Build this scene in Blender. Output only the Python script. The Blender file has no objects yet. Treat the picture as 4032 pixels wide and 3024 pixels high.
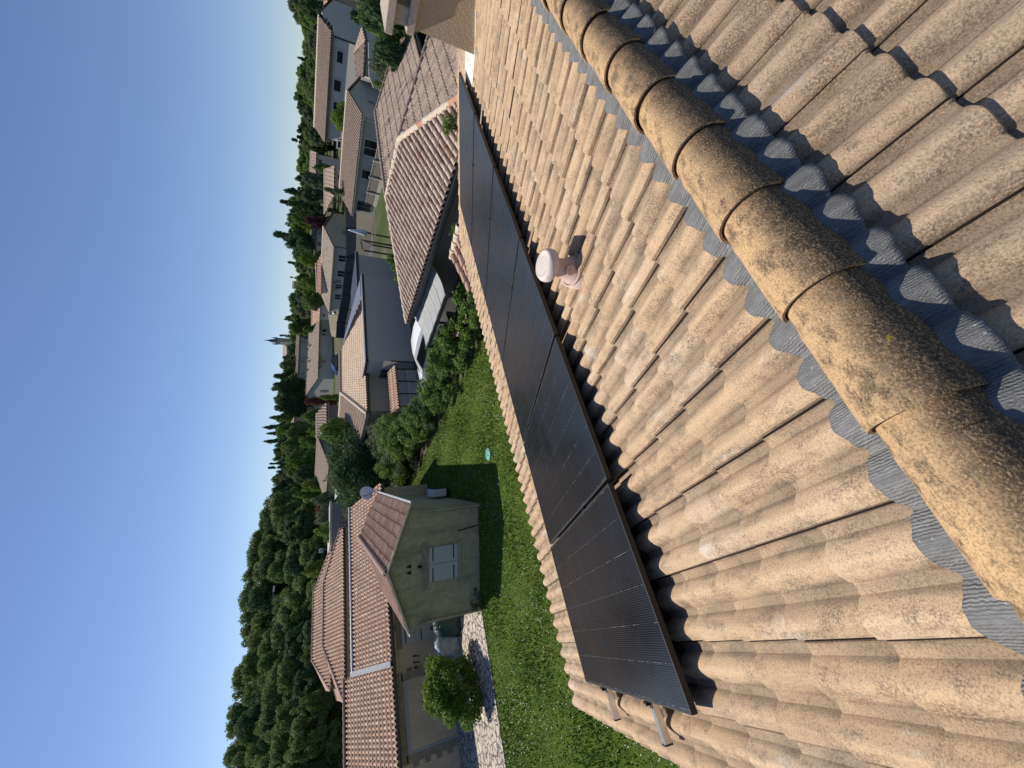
import bpy, math, random
import numpy as np
from mathutils import Matrix, Vector
R_ = math.radians
random.seed(7)
S = bpy.context.scene
COL = S.collection

# ------------------------------------------------------------------ camera
# photograph is 4032 x 3024, camera held on its side; the eye is the world origin,
# +X runs along our ridge, +Y down the garden slope, +Z is up
FPX = 1578.74
PITCH, ROLL, YAW = R_(26.378), R_(-1.918), R_(55.289)
SLOPE = R_(17.36)
fw = np.array([math.cos(PITCH)*math.cos(YAW), math.cos(PITCH)*math.sin(YAW), -math.sin(PITCH)])
_r = np.array([math.sin(YAW), -math.cos(YAW), 0.0]); _d = np.cross(fw, _r)
RT = math.cos(ROLL)*_r + math.sin(ROLL)*_d
DN = -math.sin(ROLL)*_r + math.cos(ROLL)*_d
cd = bpy.data.cameras.new("camera"); cam = bpy.data.objects.new("camera", cd); COL.objects.link(cam)
cd.sensor_fit = 'HORIZONTAL'; cd.sensor_width = 36.0; cd.lens = 36.0*FPX/4032
cd.clip_start = 0.05; cd.clip_end = 3000
m = Matrix.Identity(4)
for i in range(3):
    m[i][0] = DN[i]; m[i][1] = RT[i]; m[i][2] = -fw[i]
cam.matrix_world = m
S.camera = cam

# ------------------------------------------------------------------ sky, sun, exposure
SUN_AZ, SUN_EL = 101.0, 52.2      # azimuth counter-clockwise from +X
w = bpy.data.worlds.new("World"); S.world = w; w.use_nodes = True
nt = w.node_tree; nt.nodes.clear()
sky = nt.nodes.new('ShaderNodeTexSky'); sky.sky_type = 'NISHITA'; sky.sun_disc = False
sky.sun_elevation = R_(SUN_EL); sky.sun_rotation = R_(90-SUN_AZ)
sky.altitude = 400; sky.air_density = 1.0; sky.dust_density = 0.1; sky.ozone_density = 2.6
bg = nt.nodes.new('ShaderNodeBackground'); bg.inputs[1].default_value = 0.098
wo = nt.nodes.new('ShaderNodeOutputWorld')
tint = nt.nodes.new('ShaderNodeMix'); tint.data_type = 'RGBA'; tint.blend_type = 'MULTIPLY'; tint.inputs[0].default_value = 1.0
tint.inputs[7].default_value = (.86, .88, 1.01, 1); nt.links.new(sky.outputs[0], tint.inputs[6]); nt.links.new(tint.outputs[2], bg.inputs[0]); nt.links.new(bg.outputs[0], wo.inputs[0])
sl = bpy.data.lights.new("sun", 'SUN'); sl.energy = 5.0; sl.angle = R_(0.5); sl.color = (1.0, 0.915, 0.80)
so = bpy.data.objects.new("sun", sl); COL.objects.link(so)
sd = Vector((math.cos(R_(SUN_AZ))*math.cos(R_(SUN_EL)), math.sin(R_(SUN_AZ))*math.cos(R_(SUN_EL)), math.sin(R_(SUN_EL))))
so.rotation_euler = (-sd).to_track_quat('-Z', 'Y').to_euler(); so.location = sd*60
vs = S.view_settings
S.display_settings.display_device = 'sRGB'; vs.view_transform = 'Standard'; vs.look = 'None'; vs.exposure = 0.12; vs.gamma = 1.0; vs.use_curve_mapping = False
S.cycles.max_bounces = 5; S.cycles.diffuse_bounces = 3; S.cycles.glossy_bounces = 3
S.cycles.transmission_bounces = 3; S.cycles.transparent_max_bounces = 6

# ------------------------------------------------------------------ measuring helpers
GZ = -6.2
def ray(px, py):
    v = RT*(3024-py-1512.0) + DN*(px-2016.0) + fw*FPX
    return v/np.linalg.norm(v)
def at_z(px, py, z):
    d = ray(px, py); return d*(z/d[2])
def at_d(px, py, D):
    d = ray(px, py); return d*(D/math.hypot(d[0], d[1]))
def at_w(px, py, A, az):
    a = R_(az); n = np.array([-math.sin(a), math.cos(a)]); d = ray(px, py)
    return d*((A[0]*n[0]+A[1]*n[1])/(d[0]*n[0]+d[1]*n[1]))
def at_p(px, py, P, n):
    d = ray(px, py); return d*(np.dot(P, n)/np.dot(d, n))
def dirv(az):
    return np.array([math.cos(R_(az)), math.sin(R_(az)), 0.0])
def V3(*a): return np.array(a, float)

# ------------------------------------------------------------------ materials
MATS = {}
class NT:
    def __init__(s, name):
        s.m = bpy.data.materials.new(name); s.m.use_nodes = True; s.t = s.m.node_tree; s.t.nodes.clear()
        s.out = s.n('ShaderNodeOutputMaterial'); s.b = s.n('ShaderNodeBsdfPrincipled')
        s.l(s.b.outputs[0], s.out.inputs[0]); MATS[name] = s.m
    def n(s, t, **k):
        x = s.t.nodes.new(t)
        for a, b in k.items(): setattr(x, a, b)
        return x
    def l(s, a, b): s.t.links.new(a, b)
    def co(s, kind='Object'):
        return s.n('ShaderNodeTexCoord').outputs[kind]
    def noise(s, scale, detail=3, rough=.55, vec=None, dist=0):
        x = s.n('ShaderNodeTexNoise'); x.inputs['Scale'].default_value = scale; x.inputs['Detail'].default_value = detail
        x.inputs['Roughness'].default_value = rough; x.inputs['Distortion'].default_value = dist
        s.l(vec if vec is not None else s.co(), x.inputs['Vector']); return x.outputs[0]
    def vor(s, scale, feature='F1', vec=None, out=0, rnd=1.0):
        x = s.n('ShaderNodeTexVoronoi'); x.feature = feature; x.inputs['Scale'].default_value = scale; x.inputs['Randomness'].default_value = rnd
        s.l(vec if vec is not None else s.co(), x.inputs['Vector']); return x.outputs[out]
    def ramp(s, f, pts):
        x = s.n('ShaderNodeValToRGB'); cr = x.color_ramp
        while len(cr.elements) < len(pts): cr.elements.new(0.5)
        for e, (p, c) in zip(cr.elements, pts):
            e.position = p; e.color = (c, c, c, 1) if isinstance(c, (int, float)) else (*c, 1)
        s.l(f, x.inputs[0]); return x.outputs[0]
    def mix(s, f, a, b, mode='MIX'):
        x = s.n('ShaderNodeMix', data_type='RGBA', blend_type=mode)
        for v, i in ((f, 0), (a, 6), (b, 7)):
            if isinstance(v, (int, float)): x.inputs[i].default_value = v if i == 0 else (v, v, v, 1)
            elif isinstance(v, tuple): x.inputs[i].default_value = (*v, 1)
            else: s.l(v, x.inputs[i])
        return x.outputs[2]
    def math(s, op, a, b=0.0, c=0.0):
        x = s.n('ShaderNodeMath', operation=op)
        for i, v in enumerate((a, b, c)):
            if isinstance(v, (int, float)): x.inputs[i].default_value = v
            else: s.l(v, x.inputs[i])
        return x.outputs[0]
    def mapn(s, vec, scale=(1, 1, 1), loc=(0, 0, 0)):
        x = s.n('ShaderNodeMapping'); x.inputs['Scale'].default_value = scale; x.inputs['Location'].default_value = loc
        s.l(vec, x.inputs[0]); return x.outputs[0]
    def bump(s, h, strength=.3, dist=.01):
        x = s.n('ShaderNodeBump'); x.inputs['Strength'].default_value = strength; x.inputs['Distance'].default_value = dist
        s.l(h, x.inputs['Height']); s.l(x.outputs[0], s.b.inputs['Normal'])
    def set(s, col=None, rough=.8, metal=0, spec=.5):
        if col is not None:
            if isinstance(col, tuple): s.b.inputs['Base Color'].default_value = (*col, 1)
            else: s.l(col, s.b.inputs['Base Color'])
        if isinstance(rough, (int, float)): s.b.inputs['Roughness'].default_value = rough
        else: s.l(rough, s.b.inputs['Roughness'])
        s.b.inputs['Metallic'].default_value = metal; s.b.inputs['Specular IOR Level'].default_value = spec
        return s.m
def c_mul(c, k): return tuple(min(1, x*k) for x in c)

def cell_rand(s, pu, pv, ou=0.0, ov=0.0):
    """one random value per tile from the slope's own coordinates"""
    sp = s.n('ShaderNodeSeparateXYZ'); s.l(s.co(), sp.inputs[0])
    fu = s.math('FLOOR', s.math('DIVIDE', s.math('SUBTRACT', sp.outputs[0], ou), pu))
    fv = s.math('FLOOR', s.math('DIVIDE', s.math('SUBTRACT', sp.outputs[1], ov), pv))
    cb = s.n('ShaderNodeCombineXYZ'); s.l(fu, cb.inputs[0]); s.l(fv, cb.inputs[1])
    wn = s.n('ShaderNodeTexWhiteNoise', noise_dimensions='3D'); s.l(cb.outputs[0], wn.inputs['Vector'])
    return wn.outputs['Value'], wn.outputs['Color'], sp

def mat_concrete_tile(name, pu, pv, ou, ov, crest, FL, dark=0.0):
    s = NT(name)
    val, colr, sp = cell_rand(s, pu, pv, ou, ov)
    base = s.ramp(val, [(0, (.53, .370, .225)), (.35, (.56, .400, .248)), (.6, (.545, .382, .235)), (.88, (.57, .415, .265)), (1, (.60, .46, .325))])
    big = s.noise(1.3, 3, .6)
    base = s.mix(s.ramp(big, [(.46, 0), (.75, .4)]), base, (.60, .49, .36))
    # rain streaks and grime lying in the pans, along the fall
    st = s.noise(1, 4, .65, vec=s.mapn(s.co(), (14, 1.1, 1)))
    base = s.mix(s.ramp(st, [(.48, 0), (.66, .42)]), base, (.24, .19, .135))
    st2 = s.noise(1, 4, .7, vec=s.mapn(s.co(), (5, .55, 1), (17, 3, 2)))
    base = s.mix(s.ramp(st2, [(.52, 0), (.68, .45)]), base, (.27, .22, .165))
    white = s.ramp(s.noise(6, 4, .7, vec=s.mapn(s.co(), (1, .5, 1), (3, 9, 1))), [(.60, 0), (.70, .5)])
    base = s.mix(white, base, (.66, .61, .54))
    # grime settled in the pans, and a lichen crust along one flank of each roll
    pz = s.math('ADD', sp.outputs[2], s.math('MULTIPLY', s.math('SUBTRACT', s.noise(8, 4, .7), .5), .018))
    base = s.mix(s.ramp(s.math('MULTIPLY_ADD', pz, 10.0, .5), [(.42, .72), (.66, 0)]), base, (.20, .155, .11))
    ph = s.math('FRACT', s.math('DIVIDE', s.math('SUBTRACT', sp.outputs[0], crest), .1525))
    fl = s.ramp(ph, FL)
    lich = s.ramp(s.noise(5.5, 5, .75, vec=s.mapn(s.co(), (1, .6, 1), (11, 2, 4))), [(.46-dark, 0), (.60-dark, 1)])
    spot = s.ramp(s.noise(10, 5, .75, vec=s.mapn(s.co(), (1, .7, 1), (1, 22, 4))), [(.50, .12), (.62, .85)])
    grain = s.ramp(s.noise(150, 4, .8), [(.42, .0), (.54, 1)])
    m_ = s.math('MULTIPLY', s.math('MAXIMUM', s.math('MULTIPLY', fl, lich), spot), grain)
    base = s.mix(s.math('MULTIPLY', m_, .85), base, (.12, .095, .07))
    fine = s.ramp(s.noise(190, 3, .7), [(.34, .58), (.50, 1.0), (.66, 1.12)])
    base = s.mix(1.0, base, fine, 'MULTIPLY')
    # dirt-filled joint beside every second roll
    jp = s.math('FRACT', s.math('DIVIDE', s.math('SUBTRACT', sp.outputs[0], ou), pu))
    base = s.mix(s.math('LESS_THAN', jp, .0060/pu), base, (.035, .028, .022))
    s.bump(s.noise(150, 3, .65), .35, .004)
    return s.set(base, .93, 0, .25)
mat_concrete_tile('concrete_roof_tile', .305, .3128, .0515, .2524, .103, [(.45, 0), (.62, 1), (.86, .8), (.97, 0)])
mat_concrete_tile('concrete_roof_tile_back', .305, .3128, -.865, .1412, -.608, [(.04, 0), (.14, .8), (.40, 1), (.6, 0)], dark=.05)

s = NT('ridge_cap_concrete')
ob = s.n('ShaderNodeObjectInfo')
co = s.n('ShaderNodeVectorMath', operation='ADD'); s.l(s.co(), co.inputs[0])
sc = s.n('ShaderNodeVectorMath', operation='SCALE'); sc.inputs[3].default_value = 13.0
cb = s.n('ShaderNodeCombineXYZ'); s.l(ob.outputs['Random'], cb.inputs[0]); s.l(cb.outputs[0], sc.inputs[0]); s.l(sc.outputs[0], co.inputs[1])
cv = co.outputs[0]
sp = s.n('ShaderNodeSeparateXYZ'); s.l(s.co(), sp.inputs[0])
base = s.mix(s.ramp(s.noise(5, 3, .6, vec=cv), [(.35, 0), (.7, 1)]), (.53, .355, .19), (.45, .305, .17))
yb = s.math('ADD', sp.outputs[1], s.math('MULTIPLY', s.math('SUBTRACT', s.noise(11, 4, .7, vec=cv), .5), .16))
# black lichen plus side shade painted into the colour on -Y, ragged edge
crust_shade = s.ramp(s.math('MULTIPLY_ADD', yb, 1.0, .5), [(.43, 1), (.525, 0)])
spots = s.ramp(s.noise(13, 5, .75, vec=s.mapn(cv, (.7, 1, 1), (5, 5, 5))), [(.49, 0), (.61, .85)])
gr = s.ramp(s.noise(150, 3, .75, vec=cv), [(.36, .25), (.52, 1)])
mk = s.math('MULTIPLY', s.math('MAXIMUM', crust_shade, spots), gr)
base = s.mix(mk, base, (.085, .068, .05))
base = s.mix(s.ramp(s.noise(26, 3, .6, vec=s.mapn(cv, (1, 1, 1), (8, 1, 3))), [(.70, 0), (.74, .75)]), base, (.42, .30, .05))
base = s.mix(s.ramp(s.noise(15, 4, .7, vec=s.mapn(cv, (1, 1, 1), (2, 7, 9))), [(.735, 0), (.755, .85)]), base, (.72, .72, .68))
base = s.mix(1.0, base, s.ramp(s.noise(190, 2, .6, vec=cv), [(.34, .62), (.55, 1.05), (.7, 1.12)]), 'MULTIPLY')
s.bump(s.noise(160, 3, .7, vec=cv), .6, .005)
s.set(base, .95, 0, .2)

s = NT('lead_flashing')
wv = s.n('ShaderNodeTexWave', wave_type='BANDS', bands_direction='X'); wv.inputs['Scale'].default_value = 42; wv.inputs['Distortion'].default_value = 3.4
wv.inputs['Detail'].default_value = 2; wv.inputs['Detail Scale'].default_value = 2.0; s.l(s.co(), wv.inputs['Vector'])
cx = s.mix(s.ramp(s.noise(28, 4, .7, vec=s.mapn(s.co(), (2, .5, 1))), [(.35, 0), (.7, 1)]), (.13, .132, .13), (.22, .225, .225))
cx = s.mix(s.ramp(s.noise(60, 3, .7), [(.66, 0), (.72, .6)]), cx, (.5, .52, .53))
s.bump(wv.outputs[0], .55, .006); s.set(cx, .7, 0, .35)

def simple(name, col, rough=.8, metal=0, var=.15, scale=6, bump=None, spec=.5, stain=None, det=4):
    s = NT(name)
    c = s.mix(s.ramp(s.noise(scale, det, .6), [(.3, 0), (.72, 1)]), c_mul(col, 1-var), c_mul(col, 1+var))
    if stain:
        c = s.mix(s.ramp(s.noise(stain[1], 5, .7, vec=s.mapn(s.co(), (1, 1, .35), (4, 2, 7))), [(.48, 0), (.72, stain[2])]), c, stain[0])
    if bump: s.bump(s.noise(bump[0], 3, .6), bump[1], bump[2])
    return s.set(c, rough, metal, spec)

def mat_canal(name, pal, pu, pv, moss=.25, grain=18):
    s = NT(name)
    val, colr, sp = cell_rand(s, pu, pv)
    c = s.ramp(val, pal)
    # darker low down, in the channels between the cover tiles
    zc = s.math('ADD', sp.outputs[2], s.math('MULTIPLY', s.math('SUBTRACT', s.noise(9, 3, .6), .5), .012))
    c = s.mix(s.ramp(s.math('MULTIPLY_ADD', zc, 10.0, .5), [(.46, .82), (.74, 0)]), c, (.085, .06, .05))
    c = s.mix(s.ramp(s.noise(grain, 5, .7), [(.46, 0), (.68, moss)]), c, (.10, .08, .065))
    c = s.mix(s.ramp(s.noise(grain*.6, 4, .7, vec=s.mapn(s.co(), (1, 1, 1), (7, 3, 1))), [(.5, 0), (.7, .35)]), c, (.55, .49, .42))
    s.bump(s.noise(40, 3, .6), .3, .01)
    return s.set(c, .92, 0, .25)
PINK = [(0, (.38, .27, .21)), (.25, (.51, .40, .32)), (.5, (.58, .47, .37)), (.75, (.44, .31, .245)), (.9, (.61, .51, .40)), (1, (.40, .25, .185))]
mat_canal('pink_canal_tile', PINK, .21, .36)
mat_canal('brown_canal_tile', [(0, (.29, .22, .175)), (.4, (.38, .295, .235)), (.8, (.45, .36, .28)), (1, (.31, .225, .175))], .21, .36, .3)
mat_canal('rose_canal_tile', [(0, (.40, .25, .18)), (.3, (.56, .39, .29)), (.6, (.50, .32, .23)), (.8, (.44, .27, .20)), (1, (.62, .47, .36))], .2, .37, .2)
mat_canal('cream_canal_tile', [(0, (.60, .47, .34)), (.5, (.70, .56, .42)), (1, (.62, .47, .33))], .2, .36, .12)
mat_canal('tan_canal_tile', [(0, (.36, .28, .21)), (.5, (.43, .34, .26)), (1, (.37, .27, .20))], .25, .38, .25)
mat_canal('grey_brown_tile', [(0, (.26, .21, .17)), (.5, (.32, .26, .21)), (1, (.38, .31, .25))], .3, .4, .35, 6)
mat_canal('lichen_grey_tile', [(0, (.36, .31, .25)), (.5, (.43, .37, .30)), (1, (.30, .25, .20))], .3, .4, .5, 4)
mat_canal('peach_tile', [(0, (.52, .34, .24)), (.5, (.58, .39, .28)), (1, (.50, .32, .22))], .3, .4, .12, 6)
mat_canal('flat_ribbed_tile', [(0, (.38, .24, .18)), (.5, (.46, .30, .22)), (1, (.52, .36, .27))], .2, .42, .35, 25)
simple('terracotta_cap', (.46, .24, .16), .85, var=.25, scale=9)
simple('pale_cap', (.58, .48, .38), .9, var=.25, scale=14)
simple('pinkish_cap', (.30, .21, .17), .9, var=.25, scale=12)
simple('mortar_grey', (.24, .25, .25), .95, var=.35, scale=20)
simple('chimney_render', (.40, .315, .205), .95, var=.08, scale=30, bump=(55, 1.0, .012))
simple('concrete_slab', (.42, .36, .29), .95, var=.2, scale=25, bump=(60, .4, .006))
simple('white_flashing', (.74, .72, .62), .5, var=.06, scale=12)
simple('grey_render', (.47, .43, .385), .95, var=.05, scale=3, bump=(60, .15, .004), stain=((.38, .35, .32), 1.5, .35))
simple('cool_white_render', (.50, .475, .44), .95, var=.04, scale=2, stain=((.40, .385, .365), 1, .4))
simple('greenish_render', (.40, .395, .335), .95, var=.06, scale=2, stain=((.30, .30, .26), 1, .4))
simple('ochre_old_render', (.40, .345, .215), .97, var=.18, scale=5, bump=(45, .3, .008), stain=((.15, .14, .10), 2.2, .75))
simple('sand_render', (.54, .42, .28), .95, var=.08, scale=4, bump=(50, .2, .005), stain=((.24, .20, .15), 1.4, .4))
simple('beige_render', (.46, .39, .29), .95, var=.06, scale=2)
simple('stone_quoin', (.27, .22, .155), .95, var=.25, scale=7, bump=(30, .3, .006))
simple('dark_wall_render', (.155, .15, .145), .95, var=.08, scale=2)
simple('pale_wall', (.48, .47, .42), .95, var=.06, scale=2)
simple('white_paint', (.62, .64, .66), .55, var=.03, scale=5)
simple('pale_blue_shutter', (.44, .43, .41), .6, var=.05, scale=8)
simple('grey_garage_door', (.34, .33, .32), .5, var=.03, scale=3)
simple('grey_pvc', (.30, .31, .33), .6, var=.08, scale=8)
simple('dark_gutter', (.035, .037, .043), .45, .3, var=.15, scale=8)
simple('silver_gutter', (.34, .35, .39), .4, .6, var=.08, scale=6)
simple('lead_sheet', (.33, .34, .36), .9)
simple('zinc', (.47, .49, .52), .6, .3, var=.12, scale=9)
simple('black_iron', (.015, .015, .017), .5, .4, var=.1)
simple('dark_window', (.012, .014, .018), .12, var=.2, scale=1, spec=.7)
simple('grey_frame', (.17, .18, .19), .6, var=.05)
simple('weathered_wood', (.17, .15, .13), .9, var=.45, scale=9, bump=(25, .4, .01))
simple('dark_wood', (.06, .045, .035), .85, var=.4, scale=9)
simple('slat_grey', (.24, .26, .29), .7, var=.15, scale=11)
simple('precast_concrete', (.33, .32, .29), .95, var=.12, scale=6)
simple('dark_screen', (.022, .028, .042), .6, var=.25, scale=2)
simple('canopy_sheet', (.37, .385, .37), .5, var=.07, scale=3, stain=((.28, .29, .26), 2, .4))
simple('canopy_rib', (.62, .64, .62), .5, var=.05)
simple('alu_rail', (.74, .74, .72), .28, 1.0, var=.06, scale=40)
simple('vent_pink', (.58, .44, .37), .6, var=.06, scale=18, bump=(70, .1, .003), stain=((.50, .40, .35), 10, .4))
simple('vent_cap_pale', (.64, .57, .51), .55, var=.08, scale=16, stain=((.36, .31, .27), 9, .55))
simple('panel_frame_black', (.011, .009, .008), .5, 0, var=.2, scale=20)
simple('asphalt', (.075, .078, .085), .95, var=.2, scale=8)
simple('car_white', (.80, .80, .79), .18, var=.01, spec=.6)
simple('car_blue', (.03, .05, .13), .2, var=.05, spec=.6)
simple('rubber', (.02, .02, .02), .8)
simple('plastic_teal', (.13, .42, .34), .5, var=.15, scale=10)
simple('tarp_green', (.02, .06, .055), .38, var=.4, scale=7, bump=(14, .8, .03))
simple('silver_tarp', (.42, .45, .47), .35, var=.3, scale=6, bump=(20, .8, .02))
simple('yellow_plastic', (.62, .42, .02), .5)
simple('red_plastic', (.35, .04, .04), .5)
simple('bark', (.10, .08, .06), .95, var=.4, scale=8)
simple('slate_spire', (.10, .105, .12), .8, var=.15)
simple('church_stone', (.33, .29, .24), .95, var=.15)
simple('skin_blue', (.02, .05, .18), .7)
simple('corrugated_white', (.50, .55, .58), .45, .1, var=.1, scale=4)
simple('solar_thermal_glass', (.12, .15, .20), .18, .1, var=.1, scale=1.5)
simple('flowerpot', (.30, .12, .07), .85)

# photovoltaic glass: black cells, silver wires along the long side, thin gaps between cells
s = NT('pv_glass')
sp = s.n('ShaderNodeSeparateXYZ'); s.l(s.co(), sp.inputs[0])
def line(s, x, period, width, off=0.0):
    t = s.math('FRACT', s.math('DIVIDE', s.math('ADD', x, off), period))
    d = s.math('ABSOLUTE', s.math('SUBTRACT', t, .5))
    return s.math('GREATER_THAN', d, .5-width/period/2)
wires = line(s, sp.outputs[0], .0113, .0011, .0)
gapx = line(s, sp.outputs[0], .183, .0026, .0)
gapy = line(s, sp.outputs[1], .0912, .0016, .0)
mid = s.math('LESS_THAN', s.math('ABSOLUTE', sp.outputs[1]), .006)
cell = s.mix(s.ramp(s.noise(1.2, 3, .6), [(.3, 0), (.7, 1)]), (.004, .004, .006), (.008, .006, .005))
c = s.mix(s.math('MULTIPLY', wires, .55), cell, (.11, .113, .118))
dash = s.ramp(s.noise(1, 2, .5, vec=s.mapn(s.co(), (3, 26, 1))), [(.46, 0), (.60, 1)])
c = s.mix(s.math('MULTIPLY', gapx, dash), c, (.16, .16, .16))
c = s.mix(s.math('MULTIPLY', gapy, .18), c, (.0, .0, .0))
c = s.mix(mid, c, (.003, .003, .004))
rg = s.ramp(s.noise(3.5, 4, .65), [(.3, .16), (.75, .30)])
s.set(c, rg, 0, .5); s.b.inputs['IOR'].default_value = 1.45
s.b.inputs['Specular IOR Level'].default_value = .33

# foliage
def mat_leaf(name, a, b, hi):
    s = NT(name)
    oi = s.n('ShaderNodeObjectInfo'); ge = s.n('ShaderNodeNewGeometry')
    c = s.mix(oi.outputs['Random'], a, b)
    c = s.mix(s.ramp(ge.outputs['Random Per Island'], [(.55, 0), (1, .75)]), c, hi)
    s.set(c, .7, 0, .12)
    tr = s.n('ShaderNodeBsdfTranslucent'); s.l(s.mix(.5, c, hi), tr.inputs[0])
    ms = s.n('ShaderNodeMixShader'); ms.inputs[0].default_value = .28
    s.l(s.b.outputs[0], ms.inputs[1]); s.l(tr.outputs[0], ms.inputs[2]); s.l(ms.outputs[0], s.out.inputs[0])
    return s.m
mat_leaf('leaf_mid', (0.097, 0.174, 0.048), (0.132, 0.205, 0.057), (0.24, 0.36, 0.084))
mat_leaf('leaf_dark', (0.052, 0.097, 0.046), (0.08, 0.127, 0.058), (0.127, 0.2, 0.08))
mat_leaf('leaf_bright', (0.108, 0.179, 0.031), (0.137, 0.216, 0.043), (0.245, 0.359, 0.071))
mat_leaf('leaf_grey', (0.101, 0.132, 0.07), (0.132, 0.155, 0.093), (0.233, 0.279, 0.155))
mat_leaf('leaf_forest', (0.105, 0.164, 0.053), (0.151, 0.204, 0.069), (0.247, 0.32, 0.105))
mat_leaf('leaf_purple', (0.058, 0.026, 0.039), (0.078, 0.036, 0.047), (0.13, 0.058, 0.072))
mat_leaf('leaf_red', (.14, .05, .035), (.18, .07, .05), (.25, .12, .08))

s = NT('grass_blade')
ge = s.n('ShaderNodeNewGeometry')
c = s.mix(s.ramp(ge.outputs['Random Per Island'], [(.3, 0), (1, 1)]), (.095, .175, .014), (.20, .29, .035))
c = s.mix(s.ramp(s.noise(.9, 4, .65), [(.40, 0), (.62, .55)]), c, (.05, .085, .010))
c = s.mix(s.ramp(s.noise(1.7, 4, .7, vec=s.mapn(s.co(), (1, 1, 1), (4, 9, 2))), [(.58, 0), (.68, .65)]), c, (.19, .17, .07))
s.set(c, .7, 0, .3)
s = NT('lawn')
c = s.mix(s.ramp(s.noise(2.2, 5, .65), [(.35, 0), (.68, 1)]), (.052, .095, .010), (.105, .155, .018))
c = s.mix(s.ramp(s.noise(5, 4, .7, vec=s.mapn(s.co(), (1, 1, 1), (5, 1, 3))), [(.60, 0), (.70, .5)]), c, (.12, .11, .05))
c = s.mix(s.ramp(s.noise(55, 3, .7), [(.3, .0), (.7, 1)]), c, c, 'MIX')
s.bump(s.noise(60, 3, .7), 1.0, .04); s.set(c, .95, 0, .15)
s = NT('ground')
c = s.mix(s.ramp(s.noise(.12, 5, .6), [(.42, 0), (.6, 1)]), (.05, .075, .025), (.12, .11, .075))
s.set(c, .95, 0, .1)
# crazy paving
s = NT('crazy_paving')
ve = s.n('ShaderNodeTexVoronoi', feature='DISTANCE_TO_EDGE'); ve.inputs['Scale'].default_value = 3.4
mp = s.n('ShaderNodeVectorMath', operation='ADD'); nz = s.n('ShaderNodeTexNoise'); nz.inputs['Scale'].default_value = 3.0
s.l(s.co(), nz.inputs['Vector']); s.l(s.co(), mp.inputs[0]); s2 = s.n('ShaderNodeVectorMath', operation='SCALE'); s2.inputs[3].default_value = .16
s.l(nz.outputs[1], s2.inputs[0]); s.l(s2.outputs[0], mp.inputs[1]); s.l(mp.outputs[0], ve.inputs['Vector'])
vc = s.n('ShaderNodeTexVoronoi'); vc.inputs['Scale'].default_value = 3.4; s.l(mp.outputs[0], vc.inputs['Vector'])
st = s.mix(s.ramp(vc.outputs['Color'], [(0, 0), (1, 1)]), (.40, .35, .29), (.55, .50, .43))
st = s.mix(s.ramp(s.noise(6, 4, .7), [(.55, 0), (.7, .6)]), st, (.20, .14, .10))
c = s.mix(s.ramp(ve.outputs[0], [(.05, 0), (.085, 1)]), (.115, .105, .09), st)
s.bump(s.ramp(ve.outputs[0], [(.04, 0), (.1, 1)]), .6, .012); s.set(c, .9, 0, .3)

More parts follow.
